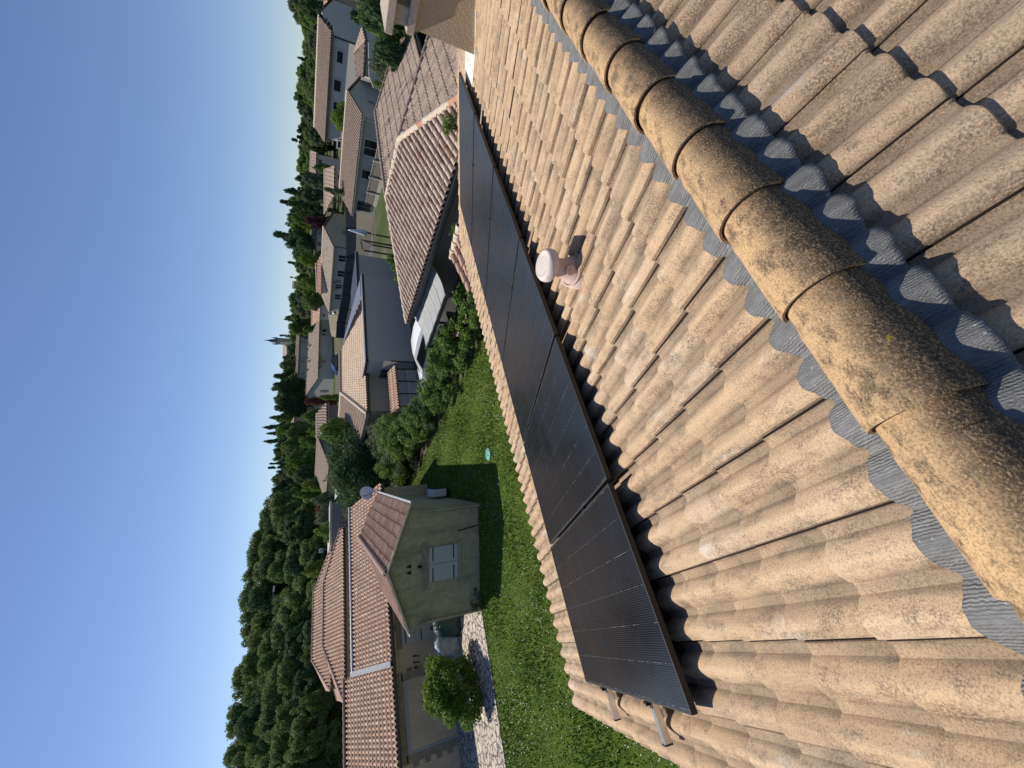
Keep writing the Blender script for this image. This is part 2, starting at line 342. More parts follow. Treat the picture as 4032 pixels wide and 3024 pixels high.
# ------------------------------------------------------------------ mesh building
class MB:
    def __init__(s): s.v = []; s.f = []; s.mi = []; s.mats = []
    def mat(s, name):
        if name not in s.mats: s.mats.append(name)
        return s.mats.index(name)
    def face(s, pts, m=0):
        b = len(s.v); s.v += [tuple(map(float, p)) for p in pts]; s.f.append(tuple(range(b, b+len(pts)))); s.mi.append(m)
    def box(s, o, a, b, c, m=0):
        """box from corner o with edge vectors a, b, c"""
        o, a, b, c = map(lambda q: np.array(q, float), (o, a, b, c))
        k = len(s.v); P = [o, o+a, o+a+b, o+b, o+c, o+a+c, o+a+b+c, o+b+c]
        s.v += [tuple(p) for p in P]
        fs = [(0, 3, 2, 1), (4, 5, 6, 7), (0, 1, 5, 4), (1, 2, 6, 5), (2, 3, 7, 6), (3, 0, 4, 7)]
        if np.dot(np.cross(a, b), c) < 0: fs = [f[::-1] for f in fs]
        s.f += [tuple(k+i for i in f) for f in fs]; s.mi += [m]*6
    def abox(s, x0, x1, y0, y1, z0, z1, m=0): s.box((x0, y0, z0), (x1-x0, 0, 0), (0, y1-y0, 0), (0, 0, z1-z0), m)
    def prism(s, poly, off, m=0):
        """polygon (3d points) extruded by vector off"""
        poly = [np.array(p, float) for p in poly]; off = np.array(off, float); n = len(poly); k = len(s.v)
        nrm = sum(np.cross(poly[i]-poly[0], poly[i+1]-poly[0]) for i in range(1, n-1))
        if np.dot(nrm, off) > 0: poly = poly[::-1]
        s.v += [tuple(p) for p in poly]+[tuple(p+off) for p in poly]
        s.f.append(tuple(range(k, k+n))); s.f.append(tuple(range(k+2*n-1, k+n-1, -1))); s.mi += [m, m]
        for i in range(n):
            j = (i+1) % n; s.f.append((k+i, k+n+i, k+n+j, k+j)); s.mi.append(m)
    def tube(s, pts, r, m=0, seg=8, cap=True):
        pts = [np.array(p, float) for p in pts]
        rr = r if isinstance(r, (list, tuple)) else [r]*len(pts); k = len(s.v)
        prev = None
        for i, p in enumerate(pts):
            t = pts[min(i+1, len(pts)-1)]-pts[max(i-1, 0)]; t = t/(np.linalg.norm(t)+1e-9)
            if prev is None:
                a = np.cross(t, (0, 0, 1.0)) if abs(t[2]) < .9 else np.cross(t, (1.0, 0, 0))
            else: a = prev-t*np.dot(prev, t)
            a = a/np.linalg.norm(a); prev = a; b = np.cross(t, a)
            for j in range(seg):
                q = 2*math.pi*j/seg; s.v.append(tuple(p+rr[i]*(math.cos(q)*a+math.sin(q)*b)))
        for i in range(len(pts)-1):
            for j in range(seg):
                j2 = (j+1) % seg
                s.f.append((k+i*seg+j, k+i*seg+j2, k+(i+1)*seg+j2, k+(i+1)*seg+j)); s.mi.append(m)
        if cap:
            s.f.append(tuple(k+j for j in range(seg))[::-1]); s.f.append(tuple(k+(len(pts)-1)*seg+j for j in range(seg))); s.mi += [m, m]
    def lathe(s, prof, o=(0, 0, 0), m=0, seg=32):
        k = len(s.v); o = np.array(o, float)
        for r, z in prof:
            for j in range(seg):
                q = 2*math.pi*j/seg; s.v.append((o[0]+r*math.cos(q), o[1]+r*math.sin(q), o[2]+z))
        for i in range(len(prof)-1):
            for j in range(seg):
                j2 = (j+1) % seg; s.f.append((k+i*seg+j, k+i*seg+j2, k+(i+1)*seg+j2, k+(i+1)*seg+j)); s.mi.append(m)
        s.f.append(tuple(k+j for j in range(seg))[::-1]); s.f.append(tuple(k+(len(prof)-1)*seg+j for j in range(seg))); s.mi += [m, m]
    def grid(s, P, m=0, flip=False):
        """P[i][j] grid of points"""
        k = len(s.v); n = len(P[0])
        for row in P: s.v += [tuple(map(float, p)) for p in row]
        for i in range(len(P)-1):
            for j in range(n-1):
                q = (k+i*n+j, k+i*n+j+1, k+(i+1)*n+j+1, k+(i+1)*n+j)
                s.f.append(q[::-1] if flip else q); s.mi.append(m)
    def build(s, name, mats, parent=None, loc=None, smooth=False, matrix=None, angle=None, bevel=0):
        me = bpy.data.meshes.new(name)
        me.from_pydata(s.v, [], s.f)
        if isinstance(mats, str): mats = [mats]
        for mm in mats: me.materials.append(MATS[mm])
        if len(mats) > 1: me.polygons.foreach_set('material_index', s.mi)
        if smooth: me.polygons.foreach_set('use_smooth', [True]*len(me.polygons))
        me.update()
        o = bpy.data.objects.new(name, me); COL.objects.link(o)
        if matrix is not None: o.matrix_world = matrix
        elif loc is not None: o.location = loc
        if parent is not None:
            o.parent = parent
            o.matrix_parent_inverse = parent_inv(parent)
        if smooth and angle:
            try: me.set_sharp_from_angle(angle=R_(angle))
            except Exception: pass
        if bevel:
            b = o.modifiers.new('bevel', 'BEVEL'); b.width = bevel; b.segments = 2; b.limit_method = 'ANGLE'
        return o
def world_of(o):
    m = o.matrix_basis.copy()
    if o.parent: m = world_of(o.parent) @ o.matrix_parent_inverse @ m
    return m
def parent_inv(p): return world_of(p).inverted()
def tag(o, label, cat, group=None, kind=None):
    if label: o['label'] = label
    if cat: o['category'] = cat
    if group: o['group'] = group
    if kind: o['kind'] = kind
    return o
def empty(name, loc, label, cat, group=None, rz=0.0):
    o = bpy.data.objects.new(name, None); COL.objects.link(o); o.empty_display_size = .3
    o.location = tuple(map(float, loc)); o.rotation_euler = (0, 0, rz)
    return tag(o, label, cat, group)
def copy_tree(o, parent=None):
    c = o.copy(); COL.objects.link(c)
    if parent is not None: c.parent = parent
    for ch in list(o.children): copy_tree(ch, c)
    return c
def frame(o, eu, ev, n):
    m = Matrix.Identity(4)
    for i in range(3): m[i][0] = float(eu[i]); m[i][1] = float(ev[i]); m[i][2] = float(n[i]); m[i][3] = float(o[i])
    return m

# ------------------------------------------------------------------ tiled slopes
def span(poly, u):
    """v-range of a convex polygon (list of (u, v)) at column u"""
    lo, hi = 1e9, -1e9; n = len(poly)
    for i in range(n):
        a, b = poly[i], poly[(i+1) % n]
        if min(a[0], b[0])-1e-9 <= u <= max(a[0], b[0])+1e-9:
            if abs(a[0]-b[0]) < 1e-9: vs_ = (a[1], b[1])
            else:
                t = (u-a[0])/(b[0]-a[0]); vs_ = (a[1]+t*(b[1]-a[1]),)
            for v in vs_: lo = min(lo, v); hi = max(hi, v)
    return (lo, hi) if hi > lo else None
def canal(u, p):
    t = (u/p) % 1.0
    if t < .6: return .055*math.sqrt(max(0, 1-((t-.3)/.3)**2))*(p/.21)
    return -.030*math.sin((t-.6)/.4*math.pi)*(p/.21)
def wavy(u, p): return .02*(1+math.cos(2*math.pi*u/p))*(p/.25)
def ribbed(u, p):
    t = (u/p) % 1.0; return .014 if .1 < t < .55 else 0.0
def tile_slope(name, mat, parent, C0, eu, ev, poly, period=.21, row=.36, step=.030, prof=canal, ncol=10, jit=.004, seed=1, under=True):
    """tiles on a slope: origin C0, eu along the courses, ev down the fall, poly in (u, v)"""
    rnd = random.Random(seed)
    eu = np.array(eu, float); ev = np.array(ev, float); n = np.cross(eu, ev)
    if n[2] < 0: n = -n
    us = [p[0] for p in poly]; vs_ = [p[1] for p in poly]; u0, u1 = min(us), max(us); v0, v1 = min(vs_), max(vs_)
    du = period/ncol; nu = max(2, int(round((u1-u0)/du))); nr = int(math.ceil((v1-v0)/row))
    b = MB(); cols = []
    jt = {}
    for i in range(nu+1):
        u = u0+(u1-u0)*i/nu; sp = span(poly, min(max(u, u0+1e-5), u1-1e-5))
        if sp is None: sp = ((v0+v1)/2, (v0+v1)/2)
        h = prof(u, period); cell = int(math.floor(u/period)); col = []
        for r in range(nr):
            # courses laid up from the eave
            va = v1-(nr-r)*row; vb = va+row
            j = jt.setdefault((cell, r), (rnd.uniform(-jit, jit), rnd.uniform(-.012, .012)))
            for vv, hh in ((va, 0.0), (vb+j[1]*(r < nr-1), step+j[0])):
                vv = min(max(vv, sp[0]), sp[1]); col.append((u, vv, h+hh))
        cols.append(col)
    b.grid(cols)
    if under:
        k = [(p[0], p[1], -.03) for p in poly]; b.prism(k, (0, 0, -.05))
    m = frame(C0, eu, ev, n)
    right = np.dot(np.cross(eu, ev), n) > 0
    if not right:  # keep a right-handed frame: mirror u
        m = frame(C0, -eu, ev, n); b.v = [(-x, y, z) for x, y, z in b.v]; b.f = [f[::-1] for f in b.f]
    return b.build(name, mat, parent, smooth=True, matrix=m, angle=50) if parent is None else _par(b, name, mat, parent, m)
def _par(b, name, mat, parent, m):
    o = b.build(name, mat, None, smooth=True, matrix=m, angle=50)
    o.parent = parent; o.matrix_parent_inverse = parent_inv(parent); return o
def slope3(name, mat, parent, pts, down, **k):
    """tiled slope through 3d corner points; down = azimuth of the fall"""
    pts = [np.array(p, float) for p in pts]
    n = sum(np.cross(pts[i]-pts[0], pts[i+1]-pts[0]) for i in range(1, len(pts)-1))
    if n[2] < 0: n = -n
    n = n/np.linalg.norm(n); d = dirv(down); ev = d-n*np.dot(d, n)
    # the true fall line of the plane
    fl = np.array([n[0], n[1], 0.0]); fl = fl-n*np.dot(fl, n)
    if np.linalg.norm(fl) > 1e-4 and k.pop('true', True):
        if np.dot(fl, ev) > 0: ev = fl
    else: k.pop('true', None)
    ev = ev/np.linalg.norm(ev); eu = np.cross(ev, n); eu /= np.linalg.norm(eu)
    c = pts[0]; poly = [(float(np.dot(p-c, eu)), float(np.dot(p-c, ev))) for p in pts]
    return tile_slope(name, mat, parent, c, eu, ev, poly, **k)
def caps(parent, A, B, mat, r=.095, length=.40, lift=.02, name='ridge_cap', seg=8, altmat=None, alt=()):
    """a run of half-round cap tiles from A to B, overlapping, one mesh"""
    A, B = np.array(A, float), np.array(B, float); L = np.linalg.norm(B-A); t = (B-A)/L; n = max(1, int(round(L/length))); dl = L/n
    sx = np.cross(t, (0, 0, 1.0)); sx /= np.linalg.norm(sx); up = np.cross(sx, t); b = MB(); mi = [mat]+([altmat] if altmat else [])
    for i in range(n):
        P = []
        for e, rr in ((0.0, r*.86), (1.1, r*1.06)):
            c = A+t*dl*(i+e)+up*(lift+.010*e)
            P.append([c+rr*(math.cos(q)*sx+math.sin(q)*up) for q in [math.pi*(-.05+1.1*k/seg) for k in range(seg+1)]])
        b.grid(P, 1 if i in alt else 0); k0 = len(b.v)
        c = A+t*dl*(i+1.1)+up*(lift+.011); ring = P[1]; inner = [c+(p-c)*.82 for p in ring]
        b.grid([ring, inner], 1 if i in alt else 0)
    return b.build(name, mi, parent, smooth=True, angle=45)

# ================================================================== OUR HOUSE
HN = 1.12                                    # eye to the left tile plane
NL = np.array([0, math.sin(SLOPE), math.cos(SLOPE)]); EVL = np.array([0, math.cos(SLOPE), -math.sin(SLOPE)])
NR = np.array([0, -math.sin(SLOPE), math.cos(SLOPE)]); EVR = np.array([0, -math.cos(SLOPE), -math.sin(SLOPE)])
RY, RZ = .352, -1.284                        # tile planes meet here
TW = .305                                    # tile cover width, two rolls each
def L(u, v, h=0.0): return np.array([u, 0, 0])+EVL*v+NL*(h-HN)
def Rr(u, d, h=0.0): return np.array([u, RY, RZ])+EVR*d+NR*h
X0, X1 = -.885, 7.25
VE = 5.57
def roll_profile(u, seam, a, wd=.053, H=.044):
    t = (u-seam) % TW
    h = 0.0
    for c in (a, a+TW/2):
        for cc in (c, c-TW, c+TW):
            q = abs(t-cc)/wd
            if q < 1: h = max(h, H*(.62*math.sqrt(1-q*q)+.38*(.5+.5*math.cos(q*math.pi))))
    return h
def tile_field(name, mat, parent, mtx, u0, u1, v0, v1, row, seam, a, lipsign=1, seed=3, vfirst=None):
    rnd = np.random.RandomState(seed); N = int((u1-u0)/.0061)
    us = np.linspace(u0, u1, N+1); b = MB(); nr = int(math.ceil((v1-v0)/row-1e-6))
    cells = np.floor((us-seam)/TW).astype(int); cm = cells.min()
    J = rnd.uniform(-1, 1, (cells.max()-cm+2, nr+1, 3))
    cols = []
    for i, u in enumerate(us):
        c = cells[i]-cm; t = (u-seam) % TW; col = []
        ht = roll_profile(u, seam, a, .052, .042)-.014; hb = roll_profile(u, seam, a, .059, .046)-.014
        groove = -.022 if t < .005 else 0.0                      # open joint beside every second roll
        over = .007*max(0, 1-t/.03) if t < .03 else 0.0
        for r in range(nr):
            j = J[c, r]; tilt = j[2]*.0020*((t/TW)-.5)*2
            va = v1-(nr-r)*row; vb = va+row+(j[1]*.006 if r < nr-1 else 0)
            hh = groove+over+tilt+j[0]*.0018
            for vv, hv in ((va, ht-.003), (vb-.016, hb+.0175), (vb-.005, hb+.0155), (vb, hb+.008)):
                col.append((u, max(vv, v0), hv+hh))
        cols.append(col)
    b.grid(cols)
    for s_ in (0, -1):                                             # tile thickness at the two ends
        e = cols[s_]; b.grid([e, [(p[0], p[1], p[2]-.03) for p in e]])
    e0 = [c[-1] for c in cols]; b.grid([e0, [(p[0], p[1]-.004, p[2]-.022) for p in e0]])
    b.prism([(u0+.02, v0, -.06), (u1-.02, v0, -.06), (u1-.02, v1-.05, -.06), (u0+.02, v1-.05, -.06)], (0, 0, -.04))
    o = b.build(name, mat, None, smooth=True, matrix=mtx, angle=38)
    o.parent = parent; o.matrix_parent_inverse = parent_inv(parent)
    return o
house = empty('tiled_house', (3.2, RY, GZ), 'house with the sandy concrete tile roof and long ridge that fills the foreground', 'house')
mL = frame(L(0, 0, 0), (1, 0, 0), EVL, NL)
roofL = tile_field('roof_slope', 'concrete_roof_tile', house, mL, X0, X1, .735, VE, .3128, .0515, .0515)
# the slope behind the ridge, looked at from above: mirrored in u so the frame stays right-handed
mR = frame(Rr(0, 0, 0), (-1, 0, 0), EVR, NR)
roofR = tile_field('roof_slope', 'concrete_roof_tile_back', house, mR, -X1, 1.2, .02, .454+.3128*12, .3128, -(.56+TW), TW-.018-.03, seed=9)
# ridge caps: each wide end lies over the narrow end of the next one towards the eye
def cap_mesh():
    b = MB(); rows = []; seg = 26; L_ = .425
    for t, rr, dz in ((0, .1150, .002), (.004, .1170, .002), (.03, .1170, .002), (.2, .111, -.003), (L_, .101, -.012)):
        ring = []
        for k in range(seg+1):
            q = math.pi*(-.04+1.08*k/seg); ring.append((t, rr*math.cos(q), rr*.95*math.sin(q)+dz+.003))
        rows.append(ring)
    b.grid(rows, flip=True)
    inner = [(.001, p[1]*.925, p[2]*.925) for p in rows[0]]; deep = [(.3, p[1]*.925, p[2]*.925) for p in rows[0]]
    b.grid([inner, rows[0]], flip=True); b.grid([deep, inner], flip=True)
    return b
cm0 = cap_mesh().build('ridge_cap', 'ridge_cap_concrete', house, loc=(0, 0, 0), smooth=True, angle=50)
rnd = random.Random(4)
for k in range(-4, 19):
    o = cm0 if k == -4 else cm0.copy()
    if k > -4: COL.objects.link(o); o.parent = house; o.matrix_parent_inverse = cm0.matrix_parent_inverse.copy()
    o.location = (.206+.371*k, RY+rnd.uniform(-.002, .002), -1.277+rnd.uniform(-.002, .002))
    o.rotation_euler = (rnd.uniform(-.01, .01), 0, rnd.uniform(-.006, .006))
# lead strips dressed over the rolls on both sides of the ridge
def flashing(mtx, u0, u1, va, vb, seam, a, k, amp, lift, seed):
    b = MB(); N = int((u1-u0)/.008); r = random.Random(seed); P = []
    for i in range(N+1):
        u = u0+(u1-u0)*i/N; h = roll_profile(u, seam, a, .068, .044)/.044
        out = vb+.016*h*k+.004*math.sin(u*47)+.002*math.sin(u*131)
        rowp = []
        for j in range(9):
            t = j/8; v = va+(out-va)*t
            up = (1-t)**1.5*lift
            rowp.append((u, v, .012+h*.042*amp+up+.0008*math.sin(u*210+v*9)))
        rowp.append((u, out+.001, .006+h*.042*amp))
        P.append(rowp)
    b.grid(P)
    o = b.build('lead_strip', 'lead_flashing', None, smooth=True, matrix=mtx)
    o.parent = house; o.matrix_parent_inverse = parent_inv(house); return o
flashing(mL, X0, X1, .73, .886, .0515, .0515, 1.3, 1.0, .012, 1)
flashing(mR, -X1, 1.2, .03, .165, -(.56+TW), TW-.048, .9, 1.1, .006, 2)
# walls, soffit and gutter
b = MB(); b.abox(X0+.25, X1-.25, -3.4, 4.55, GZ-.3, -3.0); b.build('wall', 'sand_render', house)
b = MB()
b.prism([(X0+.27, 4.54, -2.99), (X0+.27, .35, -1.75), (X0+.27, -3.39, -2.99)], (X1-X0-.54, 0, 0)); b.build('gable', 'sand_render', house)
b = MB(); e = L(0, VE, -.07)
P = []
for x in (X0, X1):
    P.append([(x, e[1]+.065+.065*math.cos(q), e[2]-.02+.06*math.sin(q)) for q in [math.pi*(1+k/10) for k in range(11)]])
b.grid(P); b.grid([[(x, y, z-.004) for x, y, z in r] for r in P], flip=True)
b.tube([(X0, e[1]+.13, e[2]-.02), (X1, e[1]+.13, e[2]-.02)], .006)
b.build('gutter', 'zinc', house)

# chimney: rendered stack standing on the slope, pillared cap and slab
ch = L(5.77/1, 1.93, 0)
cx0, cy1 = 5.77, 1.50
b = MB(); b.abox(cx0, cx0+.62, cy1-1.02, cy1, -1.95, -.885)
stack = b.build('chimney', 'chimney_render', house)
b = MB(); b.abox(cx0-.06, cx0+.68, cy1-1.08, cy1+.05, -.885, -.80); b.build('ledge', 'concrete_slab', stack, bevel=.008)
for (a, c) in ((cx0-.02, cy1-.16), (cx0+.50, cy1-.16), (cx0-.02, cy1-1.04), (cx0+.50, cy1-1.04)):
    b = MB(); b.abox(a, a+.14, c, c+.16, -.80, -.66); b.build('cap_post', 'concrete_slab', stack)
b = MB(); b.abox(cx0-.12, cx0+.74, cy1-1.14, cy1+.10, -.66, -.575); b.build('cap_slab', 'concrete_slab', stack, bevel=.01)
# white metal apron where the stack meets the tiles, lower side
b = MB()
vs0 = 1.93
b.prism([L(cx0-.03, vs0-1.1, .03), L(cx0-.03, vs0, .03), L(cx0+.66, vs0, .03), L(cx0+.66, vs0-1.1, .03)], NL*.012)
b.prism([L(cx0-.02, vs0, .035), L(cx0+.16, vs0+.42, .03), L(cx0+.70, vs0+.42, .03), L(cx0+.66, vs0, .035)], NL*.010)
b.build('apron', 'white_flashing', stack)

# small clay-tiled piece at the far corner of the eave
pr = empty('porch_roof', (6.6, 5.3, GZ), 'low porch roof of round clay tiles with pale caps at the far end of our eave', 'porch roof')
T0 = at_w(1787, 1006, (7.3, 0), 90); T1 = at_w(1811, 915, (7.3, 0), 90); T2 = at_z(1860, 1150, -2.95)
slope3('roof_slope', 'rose_canal_tile', pr, [T1+V3(0, -.3, 0), T0, T2+V3(0, .05, 0), T2+V3(.3, -.5, .0)], 180, period=.2, row=.30, seed=4, true=False)
caps(pr, T0+V3(0, .08, .0), T1+V3(0, -.15, .02), 'pale_cap', r=.085, length=.24)
b = MB(); b.box(T2+V3(.25, -.05, -.10), T0-T2+V3(-.35, 0, 0), (0, -.4, 0), (0, 0, -.06)); b.build('soffit', 'dark_wood', pr)
b = MB(); b.abox(6.9, 7.15, 4.95, 5.2, GZ, float(T0[2])-.2); b.build('pillar', 'sand_render', pr)

# ------------------------------------------------------------------ solar panels on their rails
PW, PL, PT = 1.134, 1.961, .032
hz = .10                                      # underside of the glass plane above the tile plane
plist = [('nearest black solar panel, its open end and clamps over two rail stubs', -.520), ('second black solar panel from the open rail ends, beyond a wide gap', .640),
         ('third black solar panel from the open rail ends, left of the roof vent', 1.800), ('fourth black solar panel of the row, its upper corner behind the vent cap', 2.955),
         ('fifth black solar panel of the row, bluish with sky, before the farthest one', 4.115), ('farthest black solar panel in the row, nearest the chimney', 5.275)]
for i, (lab, u0) in enumerate(plist):
    vtop = 2.315; uc, vc = u0+PW/2, vtop+PL/2
    t = empty('solar_panel', L(uc, vc, hz), lab, 'solar panel', 'black solar panels in a row near the eave')
    mtx = frame(L(uc, vc, hz+(.004 if i == 0 else 0)), (1, 0, 0), EVL, NL)
    b = MB(); fwid = .012
    b.abox(-PW/2, PW/2, -PL/2, -PL/2+fwid, 0, PT); b.abox(-PW/2, PW/2, PL/2-fwid, PL/2, 0, PT)
    b.abox(-PW/2, -PW/2+fwid, -PL/2+fwid, PL/2-fwid, 0, PT); b.abox(PW/2-fwid, PW/2, -PL/2+fwid, PL/2-fwid, 0, PT)
    o = b.build('frame', 'panel_frame_black', None, matrix=mtx); o.parent = t; o.matrix_parent_inverse = parent_inv(t)
    b = MB(); b.abox(-PW/2+fwid, PW/2-fwid, -PL/2+fwid, PL/2-fwid, .004, PT-.0015)
    o = b.build('glass', 'pv_glass', None, matrix=mtx); o.parent = t; o.matrix_parent_inverse = parent_inv(t)
for lab, v in (('silver mounting rail under the upper half of the panels, stub showing', 2.93), ('silver mounting rail under the lower half of the panels, stub showing', 3.83)):
    t = empty('mounting_rail', L(-.7, v, 0), lab, 'mounting rail', 'rails that carry the solar panels')
    mtx = frame(L(0, v, .055), (1, 0, 0), EVL, NL)
    b = MB(); b.abox(-.735, 6.5, -.020, .020, 0, .036); b.abox(-.735, 6.5, -.020, -.006, .036, .043); b.abox(-.735, 6.5, .006, .020, .036, .043)
    o = b.build('rail', 'alu_rail', None, matrix=mtx); o.parent = t; o.matrix_parent_inverse = parent_inv(t)
    b = MB(); b.abox(-.742, -.735, -.024, .024, -.004, .046); o = b.build('end_plug', 'rubber', None, matrix=mtx); o.parent = t; o.matrix_parent_inverse = parent_inv(t)
    for x, wd in [(-.545, .022)]+[(.627+1.158*k, .010) for k in range(5)]:
        b = MB(); b.abox(x-wd, x+wd, -.022, .022, .043, .047 if wd > .02 else .081); b.tube([(x, 0, .047), (x, 0, .094 if wd < .02 else .075)], .007)
        if wd > .02: b.abox(x+.004, x+.018, -.022, .022, .047, .079)
        o = b.build('clamp', 'black_iron', None, matrix=mtx); o.parent = t; o.matrix_parent_inverse = parent_inv(t)
    for x in (-.60, 1.1, 2.9, 4.7):
        b = MB(); b.abox(x-.02, x+.02, -.03, .10, -.02, 0); o = b.build('roof_hook', 'alu_rail', None, matrix=mtx); o.parent = t; o.matrix_parent_inverse = parent_inv(t)

# roof vent
vb = L(1.985, 1.87, .0)
vt = empty('roof_vent', vb, 'pale pink plastic roof vent with a round mushroom cap standing among the tiles', 'roof vent')
b = MB(); b.lathe([(.105, -.10), (.105, .02), (.098, .05), (.080, .085), (.066, .12), (.061, .15), (.058, .235), (.056, .26)], vb, seg=40); b.build('pipe', 'vent_pink', vt, smooth=True, angle=40)
b = MB(); b.lathe([(.04, .205), (.098, .207), (.107, .214), (.111, .235), (.108, .258), (.094, .276), (.085, .279), (.080, .276), (.060, .279), (.0, .280)], vb, seg=48); b.build('cap', 'vent_cap_pale', vt, smooth=True, angle=50)
b = MB(); b.tube([vb+V3(.112*math.cos(a), .112*math.sin(a), .045) for a in [k*math.pi/12 for k in range(24)]], .007, seg=6)
b.lathe([(.128, -.06), (.126, .018), (.112, .034)], vb, seg=36); b.build('base_collar', 'vent_pink', vt, smooth=True, angle=40)
dd = np.array([-.83, -.55, 0]); dd /= np.linalg.norm(dd); sx = np.array([-dd[1], dd[0], 0])
b = MB(); c = vb+dd*.078+V3(0, 0, .105)
for r0, th in ((.034, .010), (.012, .016)):
    ring = [c+r0*(math.cos(a)*sx+math.sin(a)*V3(0, 0, 1)) for a in [k*math.pi/10 for k in range(20)]]
    b.prism(ring, dd*th)
b.build('boss', 'vent_pink', vt)

# ================================================================== GROUND
def gz(x, y):
    """height of the land: flat round the gardens, rising gently to a wooded hill"""
    d = math.hypot(x, y)
    t = max(0.0, d-62); return GZ + min(t, 60)*.042 + max(0, d-122)*.075*(1 if d < 230 else 230/d)
gb = MB(); P = []
rs = [0, 6, 14, 24, 36, 50, 62, 75, 90, 105, 122, 140, 160, 185, 210, 240, 300, 420, 700, 1200, 2500]
for r_ in rs: P.append([(r_*math.cos(q), r_*math.sin(q), gz(r_*math.cos(q), r_*math.sin(q))-.02) for q in [2*math.pi*k/72 for k in range(73)]])
gb.grid(P, flip=True); o = gb.build('ground', 'ground'); tag(o, 'dry grassy ground under the gardens and the wooded hill', 'ground', kind='structure')
# lawn between the boundary hedge, the annex and our house
LAWN = [(-14, 3.0), (10.2, 3.0), (10.3, 11.8), (10.0, 28.2), (11.2, 31.4), (7.3, 24.5), (4.3, 17.0), (-.2, 17.05), (-14, 19.2)]
lb = MB(); lb.face([(x, y, GZ+.004) for x, y in LAWN]); o = lb.build('lawn', 'lawn'); tag(o, 'green garden lawn dotted with white clover', 'lawn', kind='structure')
# crazy-paved strip along the garage house
pv = MB(); pv.prism([(-14, 17.6, GZ), (-4.0, 17.15, GZ), (-.9, 17.0, GZ), (1.2, 16.95, GZ), (2.2, 17.2, GZ), (2.9, 18.6, GZ), (4.6, 22.6, GZ), (-14, 22.9, GZ)][::-1], (0, 0, .035))
o = pv.build('path', 'crazy_paving'); tag(o, 'crazy-paved stone strip in front of the garage', 'path', kind='structure')

# ================================================================== GENERIC PIECES FOR HOUSES
def wbox(b, A, az, s0, s1, z0, z1, th=.25, side=1):
    """wall slab along azimuth az from A, s0..s1, thickness towards the left (side=1)"""
    d = dirv(az); n = np.array([-d[1], d[0], 0])*side; o = np.array([A[0], A[1], 0])+d*s0; o[2] = z0
    b.box(o, d*(s1-s0), n*th, (0, 0, z1-z0))
def on_wall(name, mat, parent, A, az, s0, s1, z0, z1, out=.03, side=-1, depth=.05, **k):
    """thin block fixed to the outer face of a wall (outer side = right of az when side=-1)"""
    d = dirv(az); n = np.array([-d[1], d[0], 0])*side; o = np.array([A[0], A[1], 0.0])+d*s0+n*(out-depth); o[2] = z0
    b = MB(); b.box(o, d*(s1-s0), n*depth, (0, 0, z1-z0)); return b.build(name, mat, parent, **k)
def window(parent, A, az, s0, s1, z0, z1, side=-1, frame='grey_frame', mull=1, fr=.06, out=.04):
    w_ = on_wall('window', 'dark_window', parent, A, az, s0, s1, z0, z1, out*.6, side)
    d = dirv(az); n = np.array([-d[1], d[0], 0])*side; b = MB()
    def bar(a, c, e, f):
        o = np.array([A[0], A[1], 0.0])+d*a+n*(out-.05); o[2] = e; b.box(o, d*(c-a), n*.06, (0, 0, f-e))
    bar(s0-fr, s0, z0-fr, z1+fr); bar(s1, s1+fr, z0-fr, z1+fr); bar(s0, s1, z1, z1+fr); bar(s0, s1, z0-fr, z0)
    for k in range(mull):
        c = s0+(s1-s0)*(k+1)/(mull+1); bar(c-fr*.4, c+fr*.4, z0, z1)
    b.build('frame', frame, w_); return w_
